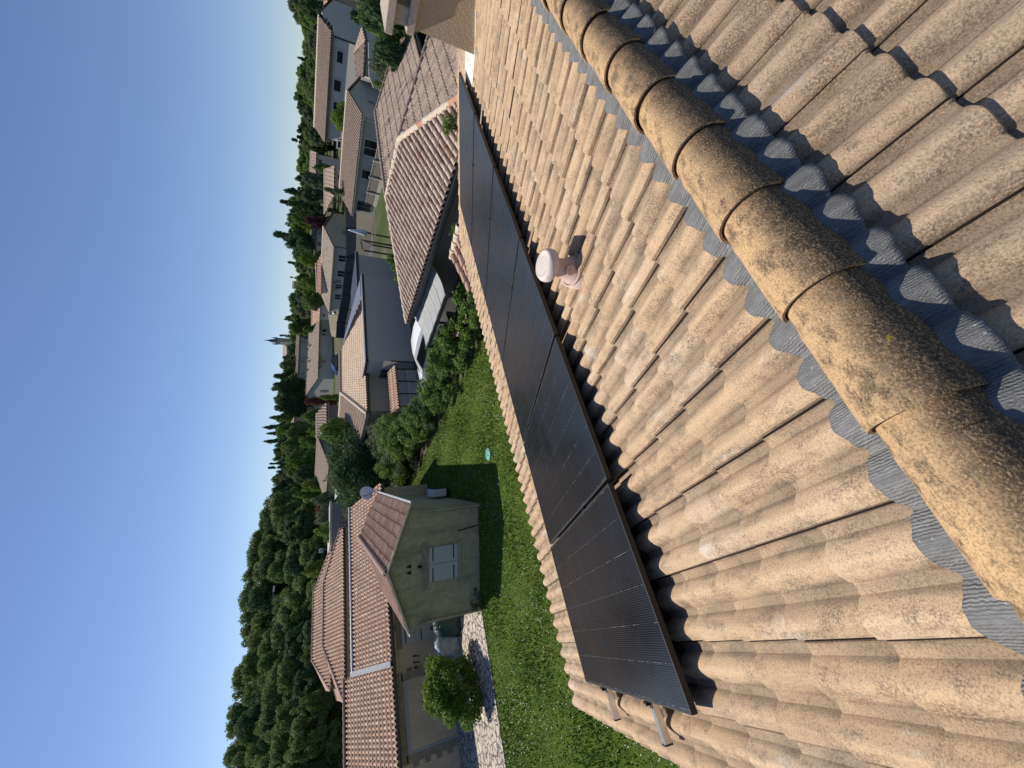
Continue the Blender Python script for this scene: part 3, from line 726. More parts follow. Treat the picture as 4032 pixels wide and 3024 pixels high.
def gable_house(name, label, cat, o, th, Lg, W, ze, slope, wallmat, tilemat, hip0=False, hip1=False, over=.35, gover=.25, row=.36, period=.21, base=None, group=None, capmat='pinkish_cap', gutter='dark_gutter', prof=canal, seed=1, ncol=8, backroof=True):
    """o = plan corner of the wall; e1 along the ridge (azimuth th), e2 = th+90 across; W may be negative"""
    e1 = dirv(th); e2 = dirv(th+90)*(1 if W > 0 else -1); W = abs(W); base = GZ-.3 if base is None else base
    O = np.array([o[0], o[1], 0.0]); tn = math.tan(R_(slope))
    def P(a, c, z): q = O+e1*a+e2*c; return np.array([q[0], q[1], z])
    t = empty(name, P(Lg/2, W/2, base), label, cat, group)
    zr = ze+W/2*tn
    b = MB(); b.box(P(0, 0, base), e1*Lg, e2*W, (0, 0, ze-.12-base)); b.build('wall', wallmat, t)
    r0 = W/2 if hip0 else -gover; r1 = Lg-W/2 if hip1 else Lg+gover
    if not (hip0 and hip1):
        for k, (hh, a) in enumerate(((hip0, 0), (hip1, Lg))):
            if not hh:
                s_ = .2 if k == 0 else -.2; b = MB()
                b.prism([P(a, 0, ze-.14), P(a, W, ze-.14), P(a, W/2, zr-.14)], e1*s_); b.build('gable', wallmat, t)
    zo = ze-over*tn; a0 = -over if hip0 else -gover; a1 = Lg+over if hip1 else Lg+gover
    az2 = math.degrees(math.atan2(e2[1], e2[0]))
    slope3('roof_slope', tilemat, t, [P(a0, -over, zo), P(a1, -over, zo), P(r1, W/2, zr), P(r0, W/2, zr)], az2+180, period=period, row=row, prof=prof, seed=seed, ncol=ncol)
    if backroof: slope3('roof_slope', tilemat, t, [P(a0, W+over, zo), P(a1, W+over, zo), P(r1, W/2, zr), P(r0, W/2, zr)], az2, period=period, row=row, prof=prof, seed=seed+1, ncol=ncol)
    if hip0: slope3('roof_slope', tilemat, t, [P(-over, -over, zo), P(-over, W+over, zo), P(r0, W/2, zr)], th+180, period=period, row=row, prof=prof, seed=seed+2, ncol=ncol)
    if hip1: slope3('roof_slope', tilemat, t, [P(Lg+over, -over, zo), P(Lg+over, W+over, zo), P(r1, W/2, zr)], th, period=period, row=row, prof=prof, seed=seed+3, ncol=ncol)
    caps(t, P(r0, W/2, zr+.02), P(r1, W/2, zr+.02), capmat, r=.11)
    if hip0:
        for c in (-over, W+over): caps(t, P(-over, c, zo+.02), P(r0, W/2, zr+.02), capmat, r=.1)
    if hip1:
        for c in (-over, W+over): caps(t, P(Lg+over, c, zo+.02), P(r1, W/2, zr+.02), capmat, r=.1)
    if gutter:
        b = MB(); b.box(P(a0, -over-.11, zo-.13), e1*(a1-a0), e2*.11, (0, 0, .11)); b.build('gutter', gutter, t)
    t_ = dict(obj=t, P=P, zr=zr, ze=ze, zo=zo, e1=e1, e2=e2, W=W, L=Lg); return t_
def pipe(parent, pts, mat='dark_gutter', r=.045, name='drainpipe'):
    b = MB(); b.tube(pts, r, seg=8); return b.build(name, mat, parent, smooth=True, angle=60)

# ------------------------------------------------------------------ old annex with the gable end, lower left
A0 = np.array([4.63, 15.3]); ax = empty('gabled_annex', (3, 18, GZ), 'small old annex with mossy ochre walls and a shuttered window under its gable', 'annex')
e1 = dirv(67); e2 = dirv(153.5)
def PA(a, c, z): q = V3(A0[0], A0[1], 0)+e1*a+e2*c; return V3(q[0], q[1], z)
AW, AL, AZE = 4.15, 8.6, -3.31; ATN = math.tan(R_(19.5)); AZR = AZE+AW/2*ATN
b = MB(); b.box(PA(0, 0, GZ-.2), e1*AL, e2*AW, (0, 0, AZE-.06-GZ+.2)); b.prism([PA(0, 0, AZE-.07), PA(0, AW, AZE-.07), PA(0, AW/2, AZR-.07)], e1*AL); b.build('wall', 'ochre_old_render', ax)
for c0, c1 in ((-.24, AW/2), (AW+.14, AW/2)):
    zo = AZE-(abs(c0) if c0 < 0 else .14)*ATN
    slope3('roof_slope', 'flat_ribbed_tile', ax, [PA(-.17, c0, zo), PA(AL, c0, zo), PA(AL, c1, AZR), PA(-.17, c1, AZR)], 153.5+180 if c0 < 0 else 153.5, period=.2, row=.42, step=.03, prof=lambda u, p: .012 if (u/.033) % 1 < .5 else 0, ncol=24, seed=5)
caps(ax, PA(-.17, AW/2, AZR+.01), PA(AL, AW/2, AZR+.01), 'pinkish_cap', r=.12)
b = MB()
for c0 in (-.24, AW+.14):
    zo = AZE-(.24 if c0 < 0 else .14)*ATN; b.prism([PA(-.21, c0, zo-.05), PA(-.21, AW/2, AZR-.05), PA(-.21, AW/2, AZR+.03), PA(-.21, c0, zo+.03)], e1*.05)
b.build('verge', 'pale_cap', ax)
# shutters over the gable window
WA = (A0[0], A0[1]); waz = 153.5
for k, (a, c) in enumerate(((1.45, 2.06), (2.075, 2.70))):
    sh = on_wall('shutter', 'pale_blue_shutter', ax, WA, waz, a, c, -5.27, -4.14, .06, 1, .045)
    for z in (-5.12, -4.30):
        on_wall('hinge', 'black_iron', sh, WA, waz, a if k == 0 else c-.5, a+.5 if k == 0 else c, z, z+.045, .066, 1, .012)
on_wall('lintel', 'stone_quoin', ax, WA, waz, 1.22, 2.95, -4.08, -3.86, .02, 1); on_wall('keystone', 'stone_quoin', ax, WA, waz, 1.96, 2.24, -3.86, -3.80, .035, 1)
on_wall('sill', 'precast_concrete', ax, WA, waz, 1.36, 2.8, -5.38, -5.28, .1, 1, .14)
b = MB(); d = dirv(waz); n = np.array([-d[1], d[0], 0])
for a in (1.93, 2.15):
    o_ = V3(*WA, 0)+d*a+n*.004; b.prism([o_+V3(0, 0, -3.47), o_+d*.17+V3(0, 0, -3.47), o_+d*.085+V3(0, 0, -3.27)], n*.01)
for q in (): pass
b.build('vent_hole', 'black_iron', ax)
b = MB(); o_ = V3(*WA, 0)+d*2.06+n*.10; b.lathe([(.03, -.14), (.05, -.10), (.05, 0), (.02, .04)], o_+V3(0, 0, -3.72), seg=12); b.box(o_+V3(0, 0, -3.8)-d*.02-n*.1, d*.04, n*.1, (0, 0, .04)); b.build('wall_lamp', 'black_iron', ax)
b = MB(); b.tube([PA(-.03, .98, -5.3), PA(-.03, .86, GZ+.05)], .018); b.build('conduit', 'black_iron', ax)
for c, kk in ((-.02, 0), (AW+.02, 1)):
    sgn = -1 if kk == 0 else 1
    pipe(ax, [PA(-.05, c+sgn*.25, AZE-.22), PA(-.07, c+sgn*.05, AZE-.45), PA(-.07, c-sgn*.10, AZE-.55), PA(-.07, c-sgn*.10, GZ)], 'ochre_old_render', .05)
b = MB(); b.box(PA(-.2, -.36, AZE-.16), e1*AL, e2*.10, (0, 0, .07)); b.build('gutter', 'grey_pvc', ax)
b = MB(); b.box(PA(-.2, AW+.15, AZE-.14), e1*6, e2*.10, (0, 0, .07)); b.build('gutter', 'grey_pvc', ax)
# wall lantern on its scroll, left side wall of the annex
wl = empty('wall_lantern', PA(.55, AW, -4.6), 'black wrought-iron lantern on a scroll bracket at the annex corner', 'lantern')
b = MB(); c = PA(.55, AW+.42, -4.35); b.tube([PA(.55, AW, -4.2), PA(.55, AW+.2, -4.28), PA(.55, AW+.42, -4.22)], .012)
b.tube([PA(.55, AW+.12+.09*(1-k/30)*math.cos(k*.35), -4.08+.09*(1-k/30)*math.sin(k*.35)) for k in range(28)], .009, seg=5); b.build('bracket', 'black_iron', wl)
b = MB(); b.lathe([(.02, .05), (.11, -.05), (.12, -.07)], c, seg=6)
for k in range(6):
    q = k*math.pi/3; b.tube([c+V3(.11*math.cos(q), .11*math.sin(q), -.07), c+V3(.065*math.cos(q), .065*math.sin(q), -.36)], .007, seg=4)
b.lathe([(.068, -.37), (.068, -.35)], c, seg=6); b.build('lamp_cage', 'black_iron', wl)
# air conditioner on the annex side wall
ac = empty('air_conditioner', PA(4.2, -.25, -5.4), 'white outdoor air conditioner unit on the shaded side wall of the annex', 'air conditioner')
b = MB(); b.box(PA(3.6, -.45, -5.95), e1*.95, e2*.33, (0, 0, .68)); b.build('casing', 'white_paint', ac, bevel=.01)
b = MB()
for k in range(9): b.box(PA(3.68, -.466, -5.85+k*.06), e1*.78, e2*.02, (0, 0, .012))
b.build('grille', 'black_iron', ac)
for a_ in (3.65, 4.4):
    b = MB(); b.box(PA(a_, -.45, -6.05), e1*.05, e2*.4, (0, 0, .1)); b.build('bracket', 'black_iron', ac)

# ------------------------------------------------------------------ long house with the garage door, lower left
lh = empty('garage_house', (-4, 26, GZ), 'long low house with rose canal tiles and a wide grey garage door', 'house')
GW = 22.65
b = MB(); b.abox(-16, 8.3, GW, 30.5, GZ-.2, -3.52); b.build('wall', 'sand_render', lh)
tn = math.tan(R_(18)); ye = 22.2; zeL = -3.55
def zl(y): return zeL+(y-ye)*tn
slope3('roof_slope', 'rose_canal_tile', lh, [(-16.4, ye, zeL), (-.12, ye, zeL), (-.12, 27.1, zl(27.1)), (-16.4, 27.1, zl(27.1))], -90, period=.2, row=.37, ncol=10, seed=11)
slope3('roof_slope', 'rose_canal_tile', lh, [(-16.4, 32, zl(27.1)-1.6), (-.12, 32, zl(27.1)-1.6), (-.12, 27.1, zl(27.1)), (-16.4, 27.1, zl(27.1))], 90, period=.2, row=.37, seed=12)
slope3('roof_slope', 'rose_canal_tile', lh, [(.05, ye, zeL), (8.45, ye, zeL), (8.45, 26.1, zl(26.1)), (.05, 26.1, zl(26.1))], -90, period=.2, row=.37, ncol=10, seed=13)
slope3('roof_slope', 'rose_canal_tile', lh, [(.05, 31, zl(26.1)-1.6), (8.45, 31, zl(26.1)-1.6), (8.45, 26.1, zl(26.1)), (.05, 26.1, zl(26.1))], 90, period=.2, row=.37, seed=14)
caps(lh, (-16.4, 27.1, zl(27.1)+.03), (-.12, 27.1, zl(27.1)+.03), 'pinkish_cap'); caps(lh, (.05, 26.1, zl(26.1)+.03), (8.45, 26.1, zl(26.1)+.03), 'zinc', r=.08)
b = MB(); b.prism([(-.14, ye-.02, zeL+.07), (.10, ye-.02, zeL+.07), (.10, 26.3, zl(26.3)+.07), (-.14, 26.3, zl(26.3)+.07)], (0, 0, .03)); b.build('flashing', 'lead_sheet', lh)
b = MB(); b.abox(-16, 8.3, 26.0, 26.4, -3.6, -2.75); b.build('upstand', 'beige_render', lh)
b = MB(); P = []
for x in (-16.4, 8.4): P.append([(x, ye-.07+.07*math.cos(q), zeL-.03+.07*math.sin(q)) for q in [math.pi*(1+k/8) for k in range(9)]])
b.grid(P); b.abox(-16.4, 8.4, ye-.15, ye-.135, zeL-.12, zeL-.01); b.build('gutter', 'dark_gutter', lh)
b = MB(); b.abox(-16.2, 8.3, ye, GW, zeL-.10, zeL-.04); b.build('soffit', 'dark_wood', lh)
GA = (0, GW)
def gw(a, c, z0, z1, name, mat, out=.02, depth=.06, parent=lh): return on_wall(name, mat, parent, GA, 0, a, c, z0, z1, out, -1, depth)
dr = gw(-3.28, -.82, GZ+.03, -4.18, 'garage_door', 'grey_garage_door', -.02, .06)
b = MB()
for k in range(24): b.abox(-3.28+k*.1025, -3.272+k*.1025, GW-.002-.0, GW+.018, GZ+.03, -4.18)
gw(-3.30, -.80, -4.18, -4.02, 'shutter_box', 'grey_pvc', .04, .08, dr)
gw(-3.36, -3.28, GZ+.03, -4.02, 'door_rail', 'grey_pvc', .02, .05, dr)
# stone surround, long and short quoins
for s_, x in ((-1, -3.30), (1, -.80)):
    for k in range(9):
        z0 = GZ+.03+k*.245; wd = .44 if k % 2 else .27
        a, c = (x-wd-(.06 if s_ < 0 else 0), x-(.06 if s_ < 0 else 0)) if s_ < 0 else (x, x+wd)
        gw(a, c, z0, z0+.245, 'quoin', 'stone_quoin', .025, .05)
for k in range(7): gw(-3.63+k*.452, -3.18+k*.452, -4.02, -3.80, 'lintel', 'stone_quoin', .025, .05)
gw(-2.2, -1.95, -3.80, -3.74, 'keystone', 'stone_quoin', .04, .06)
# white boarded door with iron hinges between the annex and the garage
dw = gw(.58, 2.35, GZ+.10, -4.12, 'door', 'pale_blue_shutter', .05, .06)
for z in (-5.85, -5.05, -4.3): gw(.60, 1.30, z, z+.05, 'hinge', 'black_iron', .058, .012, dw)
gw(.45, 2.4, -4.10, -3.88, 'lintel', 'stone_quoin', .025, .05); gw(1.2, 1.5, -3.88, -3.80, 'keystone', 'stone_quoin', .035, .05)
for x in (-.2, .05, -4.35):
    b = MB(); b.tube([(x, GW-.02, -4.55), (x-.06, GW-.06, -4.85)], [.03, .015]); b.build('shutter_dog', 'black_iron', lh)
for x0, z in ((-.42, -4.25), (-4.5, -4.3)):
    b = MB(); b.tube([(x0, GW-.03, z), (x0, GW-.12, z-.3)], [.012, .012]); b.lathe([(.02, 0), (.06, -.1), (.06, -.14)], (x0, GW-.13, z-.28), seg=10); b.build('wall_lamp', 'black_iron', lh)
# dish at the far end of its roof
ds = empty('satellite_dish', (8.2, 23.4, -3.3), 'pale round satellite dish on the end of the low tiled roof', 'satellite dish')
b = MB(); P = []
dn = -np.array([.55, .5, .0])+V3(0, 0, .3); dn /= np.linalg.norm(dn); su = np.cross(dn, (0, 0, 1.0)); su /= np.linalg.norm(su); sv = np.cross(su, dn); dc = V3(8.35, 23.3, -2.95)
for r_ in (0, .12, .24, .34, .40): P.append([dc+su*r_*math.cos(q)+sv*r_*math.sin(q)+dn*(r_*r_*.6) for q in [k*math.pi/12 for k in range(25)]])
b.grid(P); b.grid([[p-dn*.012 for p in r] for r in P], flip=True); b.build('dish', 'corrugated_white', ds, smooth=True)
b = MB(); b.tube([dc, dc-dn*.12, V3(8.3, 23.3, -3.5)], .022); b.tube([dc-sv*.38, dc+dn*.42], .012); b.box(dc+dn*.40-su*.03, su*.06, sv*.05, dn*.08); b.build('arm', 'dark_gutter', ds)

# ------------------------------------------------------------------ two-storey house behind it: two stacked hip roofs
fh = gable_house('hip_roof_house', 'sand coloured house behind the garage house with two stacked hip roofs', 'house', (-1.15, 36.85), 0, 11.6, 6.9, -2.5, 18, 'beige_render', 'rose_canal_tile', True, True, period=.26, row=.4, seed=21, capmat='pinkish_cap', base=GZ)
Pq = [(-.3, 41.6), (9.6, 41.6), (9.6, 50.4), (-.3, 50.4)]
zu = -1.95; za = -.66
b = MB(); b.prism([(x, y, -3) for x, y in Pq], (0, 0, .95)); b.build('upper_wall', 'beige_render', fh['obj'])
q = [(-.7, 41.2, zu), (10., 41.2, zu), (7.0, 45.2, za), (1.75, 45.2, za)]
slope3('upper_roof', 'rose_canal_tile', fh['obj'], q, -90, period=.26, row=.4, seed=25)
slope3('upper_roof', 'rose_canal_tile', fh['obj'], [(-.7, 41.2, zu), (-.7, 49.2, zu), (1.75, 45.2, za)], 180, period=.26, row=.4, seed=26)
slope3('upper_roof', 'rose_canal_tile', fh['obj'], [(10., 41.2, zu), (10, 49.2, zu), (7., 45.2, za)], 0, period=.26, row=.4, seed=27)
for A_, B_ in (((-.7, 41.2, zu), (1.75, 45.2, za)), ((10., 41.2, zu), (7., 45.2, za)), ((1.75, 45.2, za), (7., 45.2, za))): caps(fh['obj'], A_, B_, 'pinkish_cap', r=.1)

# ------------------------------------------------------------------ hip-roofed neighbour behind the panels
n1 = empty('hip_roof_neighbour', (14, 8, GZ), 'neighbour house with a pink hip roof capped in orange and cream tiles', 'house')
NT_ = math.tan(R_(18.5)); Ez = -3.22; Rz_ = -2.17
E0 = V3(10.85, 11.75, Ez); Rr0 = V3(13.85, 8.52, Rz_); Ap = V3(13.5, 6.30, Rz_-.03); Lw = V3(10.35, 3.05, Ez); Lr = V3(16.6, 3.0, Ez); Tt = V3(20.55, 8.75, Rz_); Rw = V3(23.7, 5.6, Ez); Rb = V3(23.6, 12.0, Ez); Vv = V3(17.0, 5.75, Ez); Eb = V3(17.0, 11.9, Ez)
NK = 1.18
E0, Rr0, Ap, Lw, Lr, Tt, Rw, Rb, Vv, Eb = [NK*q for q in (E0, Rr0, Ap, Lw, Lr, Tt, Rw, Rb, Vv, Eb)]; Ez *= NK; Rz_ *= NK
kw = dict(period=.248, row=.425, step=.026, ncol=10)
slope3('roof_slope', 'pink_canal_tile', n1, [E0, Lw, Ap, Rr0], 176, seed=31, **kw)
slope3('roof_slope', 'brown_canal_tile', n1, [Lw, Lr, Ap], -94, seed=32, **kw)
slope3('roof_slope', 'brown_canal_tile', n1, [Rr0, Tt, Rw, V3(16.9*NK, 5.55*NK, Ez), V3(13.85*NK, 8.3*NK, Rz_-.02)], -92, seed=33, **kw)
slope3('roof_slope', 'brown_canal_tile', n1, [Lr, V3(16.7*NK, 5.6*NK, Ez), Rr0+V3(.05, -.1, -.03), Ap], 0, seed=34, **kw)
slope3('roof_slope', 'brown_canal_tile', n1, [Rr0, Tt, Rb, E0], 90, seed=35, **kw)
slope3('roof_slope', 'brown_canal_tile', n1, [Tt, Rw, Rb], 0, seed=36, **kw)
caps(n1, E0, Rr0, 'pale_cap', r=.095, length=.425); caps(n1, Rr0, Ap, 'pale_cap', r=.095, length=.425)
caps(n1, Lw, Ap, 'pale_cap', r=.105, length=.425, altmat='terracotta_cap', alt=(0, 1, 2, 3, 8))
caps(n1, Lr, Ap, 'pinkish_cap', r=.106); caps(n1, Rr0, Tt, 'pinkish_cap', r=.106); caps(n1, Rw, Tt, 'pinkish_cap', r=.106)
b = MB(); d_ = (Ap-Lw)/np.linalg.norm(Ap-Lw); sd_ = np.cross(d_, (0, 0, 1)); sd_ /= -np.linalg.norm(sd_)
for k in range(14):
    p = Lw+d_*(.1+k*.38); b.box(p-sd_*(.13+.05*math.sin(k*5))+V3(0, 0, .02), d_*.30, sd_*(.12+.04*math.sin(k*3)), (0, 0, .05))
b.build('mortar', 'mortar_grey', n1)
b = MB(); b.prism([(x*NK, y*NK, GZ) for x, y in ((11.25, 3.4), (16.3, 3.4), (16.6, 5.95), (23.3, 6.0), (23.3, 11.6), (11.4, 11.4))], (0, 0, Ez-.1-GZ)); b.build('wall', 'dark_wall_render', n1)
dE = (Lw-E0)/np.linalg.norm(Lw-E0)
b = MB(); b.box(E0+V3(-.13, 0, -.15), Lw-E0, (.13, 0, 0), (0, 0, .12)); b.box(E0+V3(.02, 0, -.24), Lw-E0, (.05, 0, 0), (0, 0, .1)); b.build('gutter', 'dark_gutter', n1)
b = MB(); b.box(V3(16.9*NK, 5.42*NK, Ez-.14), (6.8*NK, 0, 0), (0, .12, 0), (0, 0, .11)); b.build('gutter', 'dark_gutter', n1)
window(n1, (17.0*NK, 5.97*NK), 0, .6, 2.6, -5.9, -4.3, -1, 'white_paint', 1); window(n1, (17.0*NK, 5.97*NK), 0, 3.6, 5.8, -5.9, -4.3, -1, 'white_paint', 1)
# canopy over the terrace
pg = empty('terrace_canopy', (10, 10, GZ), 'pale ribbed sliding canopy on a dark metal frame against the pink-roofed house', 'canopy')
ca, cb_, cc, cdn = [NK*V3(*q) for q in ((11.1, 8.95, -3.52), (11.15, 11.65, -3.5), (9.45, 8.72, -3.72), (9.45, 11.35, -3.72))]
b = MB(); P = []
N = 24
for i in range(N+1):
    t = i/N; a = ca+(cb_-ca)*t; c = cc+(cdn-cc)*t; row_ = []
    for j in range(9):
        q = j/8; p = a+(c-a)*q; p = p+V3(0, 0, -.10*math.sin(q*math.pi)+.02*abs(math.sin(t*math.pi*4.5))); row_.append(p)
    P.append(row_)
b.grid(P); b.grid([[p-V3(0, 0, .012) for p in r] for r in P], flip=True); b.build('sheet', 'canopy_sheet', pg, smooth=True)
for t in (0, .2, .4, .6, .8, 1):
    b = MB(); a = ca+(cb_-ca)*t; c = cc+(cdn-cc)*t; b.tube([a+(c-a)*q+V3(0, 0, -.10*math.sin(q*math.pi)+.015) for q in [k/8 for k in range(9)]], .016, seg=6); b.build('rib', 'canopy_rib', pg)
b = MB(); b.box(cc+V3(-.06, -.1, -.14), cdn-cc+V3(0, .2, 0), (.08, 0, 0), (0, 0, .13)); b.build('beam', 'dark_gutter', pg)
for p in (cc, cdn, (cc+cdn)/2):
    b = MB(); b.abox(p[0]-.05, p[0]+.03, p[1]-.04, p[1]+.04, GZ, p[2]-.12); b.build('post', 'dark_gutter', pg)
b = MB(); b.abox(10.9, 13.6, 8.5, 14.6, GZ, GZ+.03); o = b.build('terrace', 'precast_concrete'); tag(o, 'pale concrete terrace beyond the hedge', 'terrace', kind='structure')
# things on the terrace
def part(name, mat, parent, fn, **k):
    b = MB(); fn(b); return b.build(name, mat, parent, **k)
_n0 = set(bpy.data.objects)
tb = empty('garden_table', (9.9, 10.6, GZ), 'dark wooden garden table under the canopy with a bright bowl on it', 'table')
part('tabletop', 'dark_wood', tb, lambda b: b.abox(9.5, 10.35, 9.9, 11.2, -5.5, -5.45))
for x, y in ((9.55, 9.95), (10.25, 9.95), (9.55, 11.1), (10.25, 11.1)): part('leg', 'dark_wood', tb, lambda b: b.abox(x, x+.07, y, y+.07, GZ, -5.5))
t = empty('storage_chest', (10.4, 9.2, GZ), 'brown wooden chest under the near end of the canopy', 'chest')
part('body', 'weathered_wood', t, lambda b: b.abox(9.9, 10.9, 8.75, 9.55, GZ, -5.3)); part('lid', 'dark_wood', t, lambda b: b.abox(9.86, 10.94, 8.7, 9.6, -5.3, -5.24))
t = empty('yellow_wheelbarrow', (9.9, 7.9, GZ), 'yellow barrow tray beside the dark wall of the terrace', 'wheelbarrow')
part('tray', 'yellow_plastic', t, lambda b: b.prism([(9.7, 7.6, -5.6), (10.3, 7.7, -5.6), (10.25, 8.2, -5.6), (9.75, 8.1, -5.6)], (0, 0, .2)))
part('wheel', 'rubber', t, lambda b: b.tube([(10.0, 7.35, -5.95), (10.06, 7.35, -5.95)], .18, seg=16)); part('handle', 'black_iron', t, lambda b: (b.tube([(9.8, 7.4, -5.9), (9.75, 8.7, -5.55)], .02), b.tube([(10.2, 7.4, -5.9), (10.25, 8.7, -5.55)], .02)))
tb2 = empty('garden_bench', (10.3, 12.6, GZ), 'grey slatted bench half hidden by the hedge near the white car', 'bench')
part('seat', 'weathered_wood', tb2, lambda b: [b.abox(10.0+k*.11, 10.09+k*.11, 12.0, 13.2, -5.78, -5.75) for k in range(4)])
part('backrest', 'weathered_wood', tb2, lambda b: [b.abox(10.45, 10.48, 12.0, 13.2, -5.7+k*.13, -5.62+k*.13) for k in range(4)])
for y in (12.05, 13.1): part('leg', 'dark_wood', tb2, lambda b: b.abox(10.0, 10.46, y, y+.05, GZ, -5.78))

for o in set(bpy.data.objects)-_n0:
    if o.parent is None: o.location.x += 1.7; o.location.y += 1.7
bpy.context.view_layer.update()
# teal disc lying on the lawn
b = MB(); c = at_z(1924, 1788, GZ); b.lathe([(.21, 0), (.24, .015), (.23, .03), (.10, .035), (0, .03)], (c[0], c[1], GZ+.01), seg=28)
o = b.build('lawn_disc', 'plastic_teal', smooth=True, angle=40); tag(o, 'round teal plastic disc lying on the lawn', 'disc')
# covered barbecue by the paving
bq = empty('covered_barbecue', (.55, 20.6, GZ), 'barbecue under a dark green and silver cover beside the round bush', 'barbecue')
def tarp(b, cx, cy, r, h, sx=1.0):
    P = []; rd = random.Random(8)
    for i in range(10):
        t = i/9; rr = r*(1.12-.35*t**2)*(1 if t < .9 else .5)
        P.append([(cx+sx*rr*(1+.10*math.sin(q*5+i*.4)+rd.uniform(-.03, .03))*math.cos(q), cy+rr*(1+.1*math.sin(q*4+i))*math.sin(q), GZ+h*t+.03*math.sin(q*3)) for q in [2*math.pi*k/28 for k in range(29)]])
    b.grid(P, flip=True); b.face(P[-1][:-1])
part('cover', 'tarp_green', bq, lambda b: tarp(b, .9, 20.3, .45, 1.1, 1.1), smooth=True); part('side_cover', 'silver_tarp', bq, lambda b: tarp(b, .2, 20.9, .42, 1.02, 1.2), smooth=True)
part('foot', 'black_iron', bq, lambda b: b.tube([(.4, 19.9, GZ+.04), (1.3, 19.85, GZ+.04)], .03))
# terracotta pot at the corner of the annex
fp = empty('flower_pot', (1.0, 17.35, GZ), 'small orange and white pots at the foot of the annex corner', 'flower pot')
part('pot', 'flowerpot', fp, lambda b: b.lathe([(.08, 0), (.12, .2), (.13, .22), (.11, .22)], (1.15, 17.1, GZ+.035), seg=16), smooth=True, angle=40)
part('white_pot', 'white_paint', fp, lambda b: b.lathe([(.07, 0), (.11, .18), (.12, .2), (.10, .2)], (1.35, 17.2, GZ+.035), seg=16), smooth=True, angle=40)

# ================================================================== NEIGHBOURS FARTHER OFF
# ------------------------------------------------------------------ grey rendered house with cream tiles
n2 = empty('grey_walled_house', (19, 26, GZ), 'grey rendered house with a tall blank wall and sunny cream tiles beside the white car', 'house')
b = MB(); b.abox(16.75, 24.65, 22.0, 22.25, GZ-.2, -3.02); b.abox(16.75, 17.0, 22.25, 24.9, GZ-.2, -3.05); b.build('wall', 'grey_render', n2)
b = MB(); b.abox(14.1, 24.6, 24.0, 33.5, GZ-.2, -3.3); b.build('rear_wall', 'beige_render', n2)
b = MB(); b.abox(16.6, 24.8, 21.9, 22.0, -3.16, -3.02); b.abox(16.62, 16.74, 21.9, 24.9, -3.18, -3.03); b.build('fascia', 'dark_gutter', n2)
b = MB(); b.abox(16.58, 24.85, 21.86, 22.3, -3.015, -2.985); b.abox(16.58, 16.9, 22.31, 24.9, -3.02, -2.99); b.build('coping', 'silver_gutter', n2)
kw = dict(period=.2, row=.34, ncol=8)
slope3('roof_slope', 'cream_canal_tile', n2, [(13.65, 23.55, -3.2), (24.2, 23.55, -3.2), (21.6, 27.45, -1.96), (17.7, 27.45, -1.96)], -90, seed=41, **kw)
slope3('roof_slope', 'tan_canal_tile', n2, [(13.65, 23.55, -3.2), (13.65, 34, -3.2), (17.0, 34, -2.12), (17.7, 27.45, -1.96)], 180, seed=42, **kw)
slope3('roof_slope', 'tan_canal_tile', n2, [(17.7, 27.45, -1.96), (21.6, 27.45, -1.96), (24.2, 33, -3.2), (17, 34, -3.0)], 80, seed=43, **kw)
caps(n2, (13.65, 23.55, -3.17), (17.7, 27.45, -1.93), 'pale_cap', r=.11); caps(n2, (17.7, 27.45, -1.93), (21.6, 27.45, -1.93), 'pinkish_cap', r=.11); caps(n2, (17.7, 27.45, -1.93), (17.0, 34, -2.1), 'pale_cap', r=.11)
b = MB(); b.prism([(21.8, 27.5, -1.95), (24.7, 22.4, -2.97), (22.8, 22.4, -2.97)], (0, 0, .03)); b.build('metal_valley', 'silver_gutter', n2)
b = MB(); b.abox(13.52, 13.62, 23.45, 34, -3.36, -3.25); b.abox(13.52, 16.7, 23.42, 23.5, -3.36, -3.25); b.build('gutter', 'dark_gutter', n2)
window(n2, (16.75, 24.7), -90, .35, 1.75, -5.2, -4.15, -1, 'silver_gutter', 2)
pipe(n2, [(16.72, 21.93, -4.6), (16.72, 21.93, GZ)]); window(n2, (14.1, 30), -90, .8, 1.8, -5.4, -4.2, -1, 'grey_frame', 0); window(n2, (14.1, 30), -90, 4.2, 5.2, -5.6, -4.1, -1, 'grey_frame', 0)
a_, b_, c_, d_ = [at_p(px, py, V3(13.65, 23.55, -3.1), np.array([-.31, 0, .95])) for px, py in ((1366, 1684), (1397, 1752), (1377, 1785), (1356, 1722))]
nn = np.array([-.31, 0, .95]); ms_ = empty('roof_solar_heater', (a_+c_)/2, 'bluish solar water heating collector on the tan slope of the grey-walled house', 'solar collector')
b = MB(); b.prism([a_+nn*.05, b_+nn*.05, c_+nn*.05, d_+nn*.05], nn*.06); b.build('collector', 'solar_thermal_glass', ms_)
b = MB()
for p, q in ((a_, b_), (b_, c_), (c_, d_), (d_, a_)): b.tube([p+nn*.1, q+nn*.1], .035, seg=4)
b.build('frame', 'dark_gutter', ms_)
